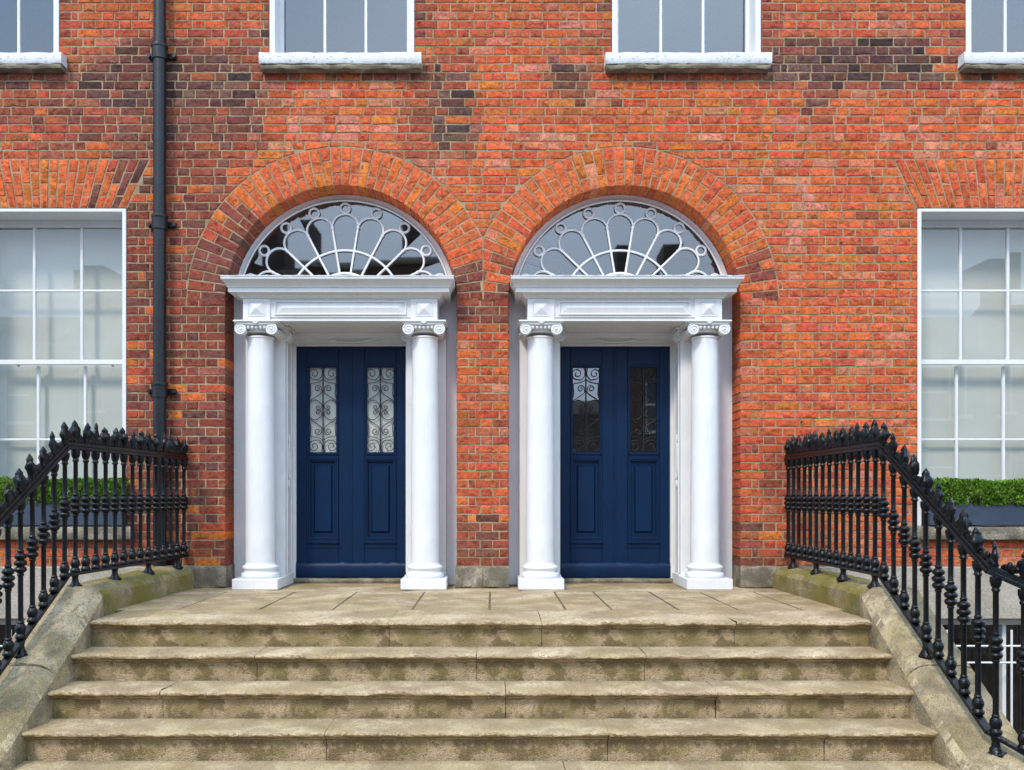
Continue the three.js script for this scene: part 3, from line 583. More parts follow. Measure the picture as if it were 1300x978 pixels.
    for (const sx of [-1, 1]) for (const sy of [-1, 1]) {
      const q = (a, b) => [x + sx * a * k, Y + sy * b * k, gz];
      const sp = (cx0, cy0, r0, r1, st, turns, dir) => { const o = []; for (let n = 0; n <= 22; n++) { const t = n / 22, an = st + dir * t * turns * 2 * Math.PI, rr = r0 + (r1 - r0) * t; o.push(q(cx0 + rr * Math.cos(an), cy0 + rr * Math.sin(an))); } return o; };
      G.push(tube([q(22, 385), q(8, 340), q(14, 300), q(44, 268), ...sp(78, 322, 52, 12, -1.75, 1.45, 1)], 0.0036, 56, 5));
      G.push(tube([q(2, 270), q(30, 252), q(70, 240), q(108, 234), q(110, 190), q(108, 140), q(118, 108), q(129, 80)], 0.0036, 30, 5));
      G.push(tube([q(129, 72), q(70, 112), q(24, 144), q(8, 168), ...sp(46, 190, 34, 9, 3.6, 1.35, -1)], 0.0036, 44, 5));
      G.push(tube([q(129, 2), q(126, 40), q(104, 76), q(68, 88), q(34, 72), q(12, 50), q(8, 30), q(22, 10), ...sp(44, 24, 22, 7, 3.9, 1.1, 1)], 0.0036, 52, 5));
    }
    mk('scroll_grille', join(G), M.grille, d);
    // lower panel: stepped moulding, wide at the foot, and a raised field
    mk('panel_moulding', join([frameRect(x - pw, x + pw, ly[0] - 0.012, ly[1] + 0.006, z - 0.03, z + 0.012, 0.016), frameRect(x - pw + 0.014, x + pw - 0.014, ly[0] + 0.002, ly[1] - 0.008, z - 0.03, z + 0.001, 0.018), bx(x - pw - 0.03, x + pw + 0.03, ly[0] - 0.075, ly[0] - 0.062, z - 0.01, z + 0.008, 0.003), bx(x - pw - 0.012, x + pw + 0.012, ly[0] - 0.034, ly[0] - 0.012, z - 0.01, z + 0.016, 0.005), bx(x - pw + 0.008, x + pw - 0.008, ly[0] + 0.004, ly[0] + 0.03, z - 0.03, z + 0.007, 0.005)]), M.navy, d);
    mk('panel', join([bx(x - pw + 0.01, x + pw - 0.01, ly[0], ly[1], z - 0.045, z - 0.024, 0.002), mitredPanel(x - 0.092, x + 0.092, ly[0] + 0.07, ly[1] - 0.06, z - 0.0245, z - 0.006, 0.016)]), M.navy, d);
  }
  mk('meeting_bead', bx(c - 0.012, c + 0.012, 0.2, y1 - 0.002, z - 0.01, z + 0.006, 0.004), M.navy, d);
  mk('weather_board', strip([[z - 0.02, 0.052], [z + 0.036, 0.054], [z + 0.04, 0.062], [z + 0.036, 0.155], [z + 0.03, 0.178], [z + 0.016, 0.196], [z + 0.002, 0.2], [z - 0.02, 0.2]], c - hwD + 0.002, c + hwD - 0.002, 40, 0.004, 90 + i, true), M.navy, d);
  mk('threshold', roughSlab(c - 0.545, c + 0.545, 0.004, 0.046, -0.62, -0.43, 0.004, 12 + i, 24), M.granite, H);
  // fanlight
  const F = group('fanlight', H), fc = D.c - 0.004, FZ = -0.262, fy = SPR;
  const arcBar = (r, a0, a1, t0, z2 = FZ + 0.006, n = 40) => { const p = []; for (let k = 0; k <= n; k++) { const a = a0 + (a1 - a0) * k / n; p.push([fc + r * Math.cos(a), fy + r * Math.sin(a), z2]); } return tube(p, t0, n * 2, 7); };
  const lo = Math.asin(0.16 / 1.0);
  const sh = new THREE.Shape(); sh.absarc(fc, fy, 1.046, lo, Math.PI - lo, false); sh.absarc(fc, fy, 1.004, Math.PI - lo, lo, true);
  const fr = new THREE.ExtrudeGeometry(sh, { depth: 0.03, bevelEnabled: true, bevelSize: 0.004, bevelThickness: 0.004, bevelSegments: 2, curveSegments: 60 }); fr.translate(0, 0, FZ - 0.02);
  mk('frame', join([fr, arcBar(0.996, lo, Math.PI - lo, 0.012, FZ + 0.014, 60), bx(fc - 1.03, fc + 1.03, 2.735, 2.785, FZ - 0.05, FZ + 0.01)]), M.paint, F);
  const dA = 18.4 * Math.PI / 180;
  for (let k = -4; k <= 4; k++) {
    const a = Math.PI / 2 - k * dA, P = (r, b) => [fc + r * Math.cos(b), fy + r * Math.sin(b), FZ + 0.006];
    // head of the petal and the ring above it
    const rc = 0.752, hwP = rc * Math.tan(dA / 2), o = [];
    for (let n = 0; n <= 18; n++) { const t = -Math.PI / 2 + Math.PI * n / 18, e = rc + hwP * Math.cos(t) * 0.98, s2 = hwP * Math.sin(t); o.push([fc + e * Math.cos(a) - s2 * Math.sin(a), fy + e * Math.sin(a) + s2 * Math.cos(a), FZ + 0.006]); }
    const okp = o.filter(q => q[1] > 2.76); if (okp.length > 3) mk('petal_bar', tube(okp, 0.0108, 40, 7), M.paint, F);
    const rr = []; for (let n = 0; n < 20; n++) { const t = n / 20 * 2 * Math.PI; rr.push([fc + 0.925 * Math.cos(a) + 0.044 * Math.cos(t), fy + 0.925 * Math.sin(a) + 0.044 * Math.sin(t), FZ + 0.008]); }
    mk('ring', tube(rr, 0.012, 40, 7, true), M.paint, F);
    // clear pane of this sector, each set at its own slight angle
    const A0 = Math.max(a - dA / 2, 0.0), A1 = Math.min(a + dA / 2, Math.PI), ps = [], c2 = [fc + 0.66 * Math.cos(a), fy + 0.66 * Math.sin(a)];
    const s3 = new THREE.Shape(); const nn = 8, aa0 = k === 4 ? lo * 0.9 : A0, aa1 = k === -4 ? Math.PI - lo * 0.9 : A1;
    for (let n = 0; n <= nn; n++) { const t = aa0 + (aa1 - aa0) * n / nn; ps.push([1.002 * Math.cos(t) + fc - c2[0], 1.002 * Math.sin(t) + fy - c2[1]]); }
    for (let n = nn; n >= 0; n--) { const t = aa0 + (aa1 - aa0) * n / nn; ps.push([0.2 * Math.cos(t) + fc - c2[0], Math.max(0.17, 0.2 * Math.sin(t)) + fy - c2[1]]); }
    ps.forEach((q, n) => n ? s3.lineTo(...q) : s3.moveTo(...q)); s3.closePath();
    const pm = mk('pane', new THREE.ShapeGeometry(s3), M.oldGlass, F); pm.position.set(c2[0], c2[1], FZ - 0.012); pm.rotation.set((wr() - 0.5) * 0.02, (wr() - 0.5) * 0.05, 0);
  }
  for (let k = -4; k <= 5; k++) {
    const a = Math.PI / 2 - (k - 0.5) * dA, s0 = 0.31, P = r => [fc + r * Math.cos(a), fy + r * Math.sin(a), FZ + 0.007];
    let r0 = s0; if (fy + r0 * Math.sin(a) < 2.765) r0 = (2.765 - fy) / Math.sin(a); if (r0 > 0.72) continue;
    const A = P(r0), B = P(0.76), g = rod(A, B, 0.0105, 8), bead = new THREE.SphereGeometry(0.016, 10, 8).translate(...P(0.752)), bead2 = new THREE.SphereGeometry(0.013, 10, 8).translate(...P(0.70));
    mk('spoke', join([g, bead, bead2]), M.paint, F);
  }
  const a1 = Math.asin(0.16 / 0.53), a2 = Math.asin(0.16 / 0.32);
  mk('inner_arc', arcBar(0.53, a1, Math.PI - a1, 0.011), M.paint, F);
  mk('hub_arc', join([arcBar(0.315, a2, Math.PI - a2, 0.013, FZ + 0.01), arcBar(0.285, a2, Math.PI - a2, 0.01, FZ + 0.01)]), M.paint, F);
});
function mitredPanel(x0, x1, y0, y1, zA, zB, run) {           // raised field with sloping margins
  const a = [[x0, y0, zA], [x1, y0, zA], [x1, y1, zA], [x0, y1, zA]], b = [[x0 + run, y0 + run, zB], [x1 - run, y0 + run, zB], [x1 - run, y1 - run, zB], [x0 + run, y1 - run, zB]], T = [];
  for (let i = 0; i < 4; i++) { const j = (i + 1) % 4; T.push(a[i], a[j], b[j], a[i], b[j], b[i]); }
  T.push(b[0], b[1], b[2], b[0], b[2], b[3]);
  const g = new THREE.BufferGeometry(); g.setAttribute('position', new THREE.Float32BufferAttribute(T.flat(), 3)); g.computeVertexNormals(); return g;
}

// ------------------------------------------------------------------ foot of the front: plinth stones, rendered band, basement, rooms behind
HOUSES.forEach((H, i) => {
  const stones = i ? [[MID + 0.002, 0.149], [2.249, 2.62]] : [[-2.80, -2.412], [-0.335, MID - 0.002]];
  stones.forEach(([a, b], k) => mk('plinth_stone', roughSlab(a, b, 0.003, YB - 0.004, -0.262, 0.022, 0.022, 200 + i * 10 + k, 14), M.granite, H));
  const l = i ? 2.93 : X0, r = i ? X1 : -3.03, wl = i ? 3.98 : -5.35, wrr = i ? 5.45 : -4.14, B0 = -2.9, BT = -0.3, BB = -2.0;
  mk('render_band', bx(l, r, -0.277, 0.193, -0.3, 0.03, 0.006), M.render, H);
  mk('basement_wall', join([bx(l, wl, B0, -0.28, -0.3, 0.0), bx(wrr, r, B0, -0.28, -0.3, 0.0), bx(wl, wrr, B0, BB, -0.3, 0.0), bx(wl, wrr, BT, -0.28, -0.3, 0.0)]), M.render, H);
  const o = group('basement_window', H);
  mk('frame', join([bx(wl + 0.002, wl + 0.07, BB, BT - 0.002, -0.2, -0.12), bx(wrr - 0.07, wrr - 0.002, BB, BT - 0.002, -0.2, -0.12), bx(wl + 0.07, wrr - 0.07, BT - 0.05, BT - 0.002, -0.2, -0.12), bx((wl + wrr) / 2 - 0.018, (wl + wrr) / 2 + 0.018, BB, BT - 0.05, -0.2, -0.12)]), M.paint, o);
  pane(wl + 0.07, (wl + wrr) / 2 - 0.018, BB, BT - 0.05, -0.16, o); pane((wl + wrr) / 2 + 0.018, wrr - 0.07, BB, BT - 0.05, -0.16, o);
  // guard of white bars
  const gd = group('window_guard', H);
  for (let k = 0; k < 9; k++) { const x = wl + 0.13 + k * 0.145; if (x < wrr - 0.05) mk('guard_bar', rod([x, -1.9, 0.035], [x, -0.375, 0.035], 0.0105), M.paint, gd); }
  for (const y of [-0.52, -0.67, -1.6]) mk('cross_bar', rod([wl - 0.03, y, 0.035], [wrr + 0.03, y, 0.035], 0.009), M.paint, gd);
  // rooms behind: floors, ceiling, party walls, back wall
  const a = i ? MID + 0.01 : X0, b = i ? X1 : MID - 0.01;
  mk('interior_wall', join([bx(a, b, -3, 7.3, -4.5, -4.35), bx(a, a + 0.12, -3, 7.3, -4.35, -0.362), bx(b - 0.12, b, -3, 7.3, -4.35, -0.362)]), M.plaster, H);
  mk('interior_floor', join([bx(a + 0.13, b - 0.13, -0.05, 0.0, -4.34, -0.63), bx(a + 0.13, b - 0.13, 4.05, 4.35, -4.34, -0.363), bx(a + 0.13, b - 0.13, 7.0, 7.2, -4.34, -0.363), bx(a + 0.13, b - 0.13, -2.95, -2.9, -4.34, -0.31)]), M.plaster, H);
  mk('roof', bx(a - 0.05, b + 0.05, 7.202, 7.35, -4.6, 0.08), M.granite, H);
});

// ------------------------------------------------------------------ steps and landing
const SX0 = -2.665, SX1 = 2.52, TR = 0.285, RS = 0.168, ZN = 2.155;
const stepsO = thing('stone_steps', 'flight of worn sandstone steps with a flagged landing before the twin doors', 'steps');
const sr = mulberry(88);
// a nosed step stone: bullnose edge over a small cove, then the riser
function stepStone(x0, x1, y, zn, zback, seed) {
  const j = (sr() - 0.5) * 0.004; y += j * 0.6; zn += j;
  const top = [[zback, y], [zback + (zn - zback) * 0.5, y], [zn - 0.05, y], [zn - 0.02, y - 0.001], [zn - 0.006, y - 0.004], [zn, y - 0.010], [zn + 0.001, y - 0.017], [zn - 0.003, y - 0.023]].reverse();
  const low = [[zn - 0.002, y - 0.0225], [zn - 0.014, y - 0.029], [zn - 0.03, y - 0.035], [zn - 0.033, y - 0.045], [zn - 0.044, y - 0.052], [zn - 0.058, y - 0.058], [zn - 0.06, y - 0.07], [zn - 0.061, y - 0.11], [zn - 0.06, y - RS - 0.01]].reverse();
  const n = Math.max(12, Math.round((x1 - x0) / 0.009));
  return [strip(top, x0, x1, n, 0.015, seed), strip(low, x0, x1, n, 0.010, seed + 2)];
}
const joints = [[-0.69, 0.33, 1.62], [-1.50, 0.97, -0.1], [-1.99, 0.08, 1.35], [-0.95, 0.66, 1.9], [-1.7, 0.4]];
for (let s = 0; s < 5; s++) {
  const y = -RS * s, zn = ZN + TR * s, zb = s ? zn - TR - 0.03 : 1.535;
  const xs = [SX0 - 0.02, ...joints[s].slice().sort((a, b) => a - b), SX1 + 0.02];
  for (let k = 0; k + 1 < xs.length; k++) {
    const st = group('step_stone', stepsO), [t, l] = stepStone(xs[k] + (k ? 0.0018 : 0), xs[k + 1] - 0.0018, y, zn, zb, 300 + s * 20 + k * 3);
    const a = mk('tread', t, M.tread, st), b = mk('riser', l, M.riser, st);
  }
}
// flagstones of the landing, and those under the columns and at the thresholds
{
  const xs = [-2.83, -2.32, -1.72, -1.18, -0.59, -0.02, 0.54, 0.88, 1.37, 1.81, 2.28, 2.72];
  const flag = (a, b, z0, z1, seed) => {
    const n = 10, m = 12, P = [], I = [], dy = (sr() - 0.5) * 0.002, tx = (sr() - 0.5) * 0.002;
    for (let i = 0; i <= n; i++) for (let j = 0; j <= m; j++) {
      const x = a + (b - a) * i / n, z = z0 + (z1 - z0) * j / m, e = Math.min(i, n - i, j, m - j) === 0 ? 1 : 0;
      P.push(x + e * (noise3(x * 14, 1, z * 14, seed) - 0.5) * 0.006, dy + tx * (x - a) + 0.0022 * (noise3(x * 6, 2, z * 6, seed + 1) - 0.5) - e * 0.003, z + e * (noise3(x * 14, 5, z * 14, seed + 2) - 0.5) * 0.006);
    }
    for (let i = 0; i < n; i++) for (let j = 0; j < m; j++) { const q = i * (m + 1) + j; I.push(q, q + 1, q + m + 1, q + 1, q + m + 2, q + m + 1); }
    const g = new THREE.BufferGeometry(); g.setAttribute('position', new THREE.Float32BufferAttribute(P, 3)); g.setIndex(I); return toCreasedNormals(g, 0.8);
  };
  for (let k = 0; k + 1 < xs.length; k++) mk('flagstone', flag(xs[k] + 0.009, xs[k + 1] - 0.009, 0.285 + 0.008, 1.522, 400 + k), M.tread, stepsO);
  const ys = [-2.83, -1.95, -0.75, 0.25, 1.62, 2.72];
  for (let k = 0; k + 1 < ys.length; k++) mk('flagstone', flag(ys[k] + 0.003, ys[k + 1] - 0.003, -0.64, 0.285, 430 + k), M.tread, stepsO);
  mk('rubble_core', join([bx(-3.0, 2.88, -2.9, -0.0052, -0.3, 1.53), bx(-3.0, 2.88, -2.9, -0.03, 1.53, 2.06), bx(-3.0, 2.88, -2.9, -0.19, 2.06, 2.34), bx(-3.0, 2.88, -2.9, -0.36, 2.34, 2.625), bx(-3.0, 2.88, -2.9, -0.53, 2.625, 2.91), bx(-3.0, 2.88, -2.9, -0.70, 2.91, 3.19)]), M.bed, stepsO);
}
// ------------------------------------------------------------------ kerbs that flank the landing and fall with the steps
function sweepKerb(name, stations, inner, seed, parent) {      // stations: [z, x of inner face, x of outer face, top]
  const P = [], I = [], N = 120, pr = [[0, -0.5], [0, -0.06], [0.0, 0.06], [0.012, 0.115], [0.10, 0.15], [0.22, 0.174], [0.34, 0.183], [0.5, 0.185], [0.8, 0.182], [0.95, 0.17], [1, 0.13], [1, -0.6]];
  const at = t => { const k = t * (stations.length - 1), i = Math.min(Math.floor(k), stations.length - 2), f = k - i; return stations[i].map((v, n) => v + (stations[i + 1][n] - v) * f); };
  const m = pr.length;
  for (let i = 0; i <= N; i++) {
    const [z, xi, xo, top] = at(i / N);
    pr.forEach(([u, v], j) => {
      const x = xi + (xo - xi) * u, y = top - 0.184 + v, k = 0.02 * (noise3(x * 5, y * 5, z * 5, seed) - 0.5) + 0.013 * (noise3(x * 17, y * 17, z * 17, seed + 3) - 0.5) + 0.009 * (noise3(x * 48, y * 48, z * 48, seed + 6) - 0.5);
      P.push(x + inner * k * 0.7 * [1, 1, 1, 0.85, 0.6, 0.35, 0.2, 0.1, 0.1, 0.1, 0.1, 0.1][j], y + k * (j > 1 && j < m - 1 ? 0.7 : 0), z);
    });
  }
  for (let i = 0; i < N; i++) for (let j = 0; j + 1 < m; j++) { const a = i * m + j, b = a + m; I.push(a, b, a + 1, b, b + 1, a + 1); }
  for (const i of [0, N]) for (let j = 1; j + 1 < m; j++) I.push(i * m, i * m + j, i * m + j + 1);
  const g = new THREE.BufferGeometry(); g.setAttribute('position', new THREE.Float32BufferAttribute(P, 3)); g.setIndex(I);
  return mk(name, toCreasedNormals(g, 0.55), name === 'level_stone' ? M.coping : M.slope, parent);
}
const KERB = 0.205, KN = 1.93, SL = RS / TR;
[-1, 1].forEach((s, i) => {
  const o = thing('stone_kerb', i ? 'mossy stone kerb under the iron railing of the orange brick house' : 'green mossy stone kerb under the iron railing beside the drainpipe', 'kerb', 'stone kerbs flanking the steps');
  const inA = i ? 2.535 : -2.70, inB = i ? 2.60 : -2.785, out = i ? 2.92 : -3.06, inS = i ? 2.515 : -2.66;
  sweepKerb('level_stone', [[0.02, inA, out, KERB], [KN - 0.02, inB, out - s * 0 , KERB - 0.005]], -s, 500 + i * 7, o);
  const y = z => KERB + 0.012 - SL * (z - KN);
  sweepKerb('sloping_stone', [[KN - 0.10, inS + s * 0.06, out + s * 0.01, KERB + 0.005], [KN + 0.03, inS + s * 0.01, out + s * 0.02, KERB + 0.004], [KN + 0.2, inS, out + s * 0.02, y(KN + 0.2)], [2.62, inS, out + s * 0.02, y(2.62)]], -s, 520 + i * 7, o);
  sweepKerb('sloping_stone', [[2.632, inS, out + s * 0.02, y(2.632) - 0.004], [3.12, inS, out + s * 0.02, y(3.12)], [3.34, inS, out + s * 0.05, y(3.3)], [3.6, inS, out + s * 0.1, y(3.42)]], -s, 540 + i * 7, o);
});

// ------------------------------------------------------------------ cast iron railings
const balGeo = (() => {
  const p = [[0, 0], [0.032, 0], [0.034, 0.012], [0.03, 0.022], [0.024, 0.03], [0.027, 0.04], [0.032, 0.052], [0.031, 0.07], [0.024, 0.086], [0.0185, 0.092], [0.022, 0.099], [0.0165, 0.107], [0.0155, 0.12]];
  p.push([0.0155, 0.385], [0.020, 0.39], [0.0205, 0.398], [0.017, 0.403]);
  for (let k = 0; k < 3; k++) { const y = 0.408 + k * 0.04, f = k === 1 ? 1.05 : 0.98; p.push([0.023, y], [0.032 * f, y + 0.006], [0.0365 * f, y + 0.015], [0.0365 * f, y + 0.022], [0.032 * f, y + 0.031], [0.023, y + 0.037]); }
  p.push([0.017, 0.531], [0.0205, 0.536], [0.02, 0.544], [0.0155, 0.55], [0.015, 0.765], [0.019, 0.77], [0.0235, 0.778], [0.019, 0.786], [0.018, 0.792], [0.024, 0.80], [0.0295, 0.818], [0.031, 0.838], [0.03, 0.85], [0, 0.85]);
  return lathe(p, 12, 0.7);
})();
function bud(tall, fat, lobes, ph) {                          // leafy cast bud: lobed, tapering to a knob
  const pr = [[0.5, 0], [0.75, 0.06], [0.62, 0.16], [0.8, 0.28], [1.0, 0.42], [0.92, 0.56], [0.64, 0.68], [0.58, 0.72], [0.68, 0.79], [0.46, 0.88], [0.2, 0.96], [0.01, 1.0]];
  const g = new THREE.LatheGeometry(pr.map(q => new THREE.Vector2(q[0] * fat, q[1] * tall)), 12), p = g.attributes.position;
  for (let k = 0; k < p.count; k++) { const x = p.getX(k), z = p.getZ(k), a = Math.atan2(z, x), t = p.getY(k) / tall, f = 1 + 0.36 * Math.sin(t * Math.PI) * Math.cos(lobes * a + ph + t * 2.2); p.setX(k, x * f); p.setZ(k, z * f); const kx = 1 + 0.5 * (noise3(x * 70 + lobes * 9, t * 7, z * 70, 7) - 0.5); p.setX(k, p.getX(k) * kx); p.setZ(k, p.getZ(k) * kx); p.setY(k, p.getY(k) + 0.009 * Math.sin(t * 9 + a * 2) * Math.sin(t * 3)); }
  g.computeVertexNormals(); return g;
}
const budGeo = [bud(0.15, 0.028, 3, 0), bud(0.158, 0.025, 4, 1), bud(0.146, 0.03, 3, 2), bud(0.155, 0.021, 2, 0.6)];
const crestGeo = (() => {                                    // curled leaf between two buds
  const L = [];
  for (const s of [-1, 1]) { const e = new THREE.SphereGeometry(0.021, 9, 7); e.scale(0.62, 1.45, 1.0); e.rotateX(s * 0.65); e.translate(0, 0.03, s * 0.026); L.push(e); const c = new THREE.TorusGeometry(0.015, 0.007, 6, 10); c.rotateY(Math.PI / 2); c.translate(0, 0.03, s * 0.046); L.push(c); }
  const t = new THREE.SphereGeometry(0.017, 9, 7); t.scale(0.8, 1.7, 0.9); t.translate(0, 0.044, 0); L.push(t);
  return join(L);
})();
const footGeo = (() => {
  const L = [lathe([[0, 0], [0.042, 0], [0.046, 0.014], [0.036, 0.03], [0.024, 0.05], [0.02, 0.075], [0.026, 0.1], [0, 0.1]], 12)];
  for (let k = 0; k < 5; k++) { const a = k / 5 * 2 * Math.PI + 0.3, e = new THREE.SphereGeometry(0.018, 8, 6); e.scale(1.2, 0.8, 1); e.rotateY(-a); e.translate(0.036 * Math.cos(a), 0.014, 0.036 * Math.sin(a)); L.push(e); }
  return join(L);
})();
const rr4 = mulberry(404);
[-1, 1].forEach((s, i) => {
  const o = thing('iron_railing', i ? 'black cast iron railing with leafy crest stepping down by the orange brick house' : 'black cast iron railing with leafy crest stepping down beside the drainpipe', 'railing', 'cast iron railings flanking the steps');
  const BAR = 0.305, HT = 0.85, XA = i ? 2.665 : -2.775, XB = i ? 2.665 : -2.915, XC = i ? 2.70 : -2.92;
  const path = [[XA, BAR, 0.012], [XB, BAR, KN + 0.02], [XC, BAR - SL * 1.26, KN + 0.02 + 1.26], [XC + s * 0.13, BAR - SL * 1.40, 3.36], [XC + s * 0.36, BAR - SL * 1.5, 3.52]];
  const flat = (a, b, w, h, dy) => {                         // flat bar along a segment
    const A = new THREE.Vector3(...a), B = new THREE.Vector3(...b), d = B.clone().sub(A), g = bx(-w / 2, w / 2, -h / 2, h / 2, -d.length() / 2 - 0.006, d.length() / 2 + 0.006, 0.004);
    const m = new THREE.Matrix4().lookAt(B, A, new THREE.Vector3(0, 1, 0)); g.applyMatrix4(m); g.translate((A.x + B.x) / 2, (A.y + B.y) / 2 + dy, (A.z + B.z) / 2); return g;
  };
  const bot = [], top = [];
  for (let k = 0; k + 1 < path.length; k++) { bot.push(flat(path[k], path[k + 1], 0.05, 0.022, -0.011)); top.push(flat(path[k], path[k + 1], 0.046, 0.026, HT + 0.013), flat(path[k], path[k + 1], 0.03, 0.03, HT + 0.04)); }
  mk('bottom_rail', join(bot), M.iron, o); mk('top_rail', join(top), M.iron, o);
  mk('wall_fixing', rod([XA, BAR + HT + 0.013, 0.03], [XA, BAR + HT + 0.013, -0.03], 0.012), M.iron, o);
  const at = d => { let k = 0; while (k + 2 < path.length && d > Math.hypot(path[k + 1][0] - path[k][0], path[k + 1][2] - path[k][2])) { d -= Math.hypot(path[k + 1][0] - path[k][0], path[k + 1][2] - path[k][2]); k++; } const L = Math.hypot(path[k + 1][0] - path[k][0], path[k + 1][2] - path[k][2]), t = d / L; return [0, 1, 2].map(n => path[k][n] + (path[k + 1][n] - path[k][n]) * t).concat(k); };
  let total = 0; for (let k = 0; k + 1 < path.length; k++) total += Math.hypot(path[k + 1][0] - path[k][0], path[k + 1][2] - path[k][2]);
  const sp = 0.1385, n = Math.floor((total - 0.05) / sp);
  for (let k = 0; k <= n; k++) {
    const [x, y, z, seg] = at(0.045 + k * sp), b = mk('baluster', balGeo.clone(), M.iron, o); b.position.set(x, y, z); b.rotation.set((rr4() - 0.5) * 0.01, rr4() * 6, (rr4() - 0.5) * 0.01);
    const f = mk('finial', budGeo[k % 4].clone(), M.iron, b); f.position.set((rr4() - 0.5) * 0.004, HT + 0.05, 0); f.rotation.set((rr4() - 0.5) * 0.16, rr4() * 6, (rr4() - 0.5) * 0.16); const sc = 0.92 + rr4() * 0.2; f.scale.set(1.12, sc, 1.12);
    if (k < n) { const q = at(0.045 + (k + 0.5) * sp), c = mk('crest_leaf', crestGeo.clone(), M.iron, o); c.position.set(q[0], q[1] + HT + 0.045, q[2]); c.rotation.x = q[3] === 1 ? Math.atan(SL) : 0; c.rotation.z = (rr4() - 0.5) * 0.2; c.scale.set(1.2, 0.85 + rr4() * 0.35, 1.2); }
    if ((k % 4 === 1 && seg === 0) || (k % 5 === 3 && seg > 0)) { const ft = mk('foot', footGeo.clone(), M.iron, o); ft.position.set(x, y - 0.118, z); }
  }
});

// ------------------------------------------------------------------ drainpipe
{
  const o = thing('drainpipe', 'black cast iron drainpipe with socket collars fixed to the brown brickwork', 'drainpipe'), x = -2.985, z = 0.085;
  let y = 7.3; const ends = [4.86, 3.335, 1.83, 0.33, -1.2, -2.9];
  ends.forEach((e, k) => {
    mk('pipe', rod([x, y, z], [x, e, z], k < 1 ? 0.053 : 0.056, 24), M.pipe, o); y = e;
    if (k < 4) {
      mk('collar', lathe([[0.0, e - 0.11], [0.066, e - 0.11], [0.067, e - 0.01], [0.072, e - 0.006], [0.074, e + 0.006], [0.072, e + 0.018], [0.066, e + 0.022], [0, e + 0.022]], 28).translate(x, 0, z), M.pipe, o);
      mk('bracket', join([bx(x - 0.125, x + 0.125, e - 0.075, e - 0.025, 0.003, 0.03, 0.006), rod([x + 0.115, e - 0.05, 0.028], [x + 0.115, e - 0.05, 0.05], 0.016, 10), rod([x - 0.115, e - 0.05, 0.028], [x - 0.115, e - 0.05, 0.05], 0.016, 10)]), M.pipe, o);
    }
  });
}

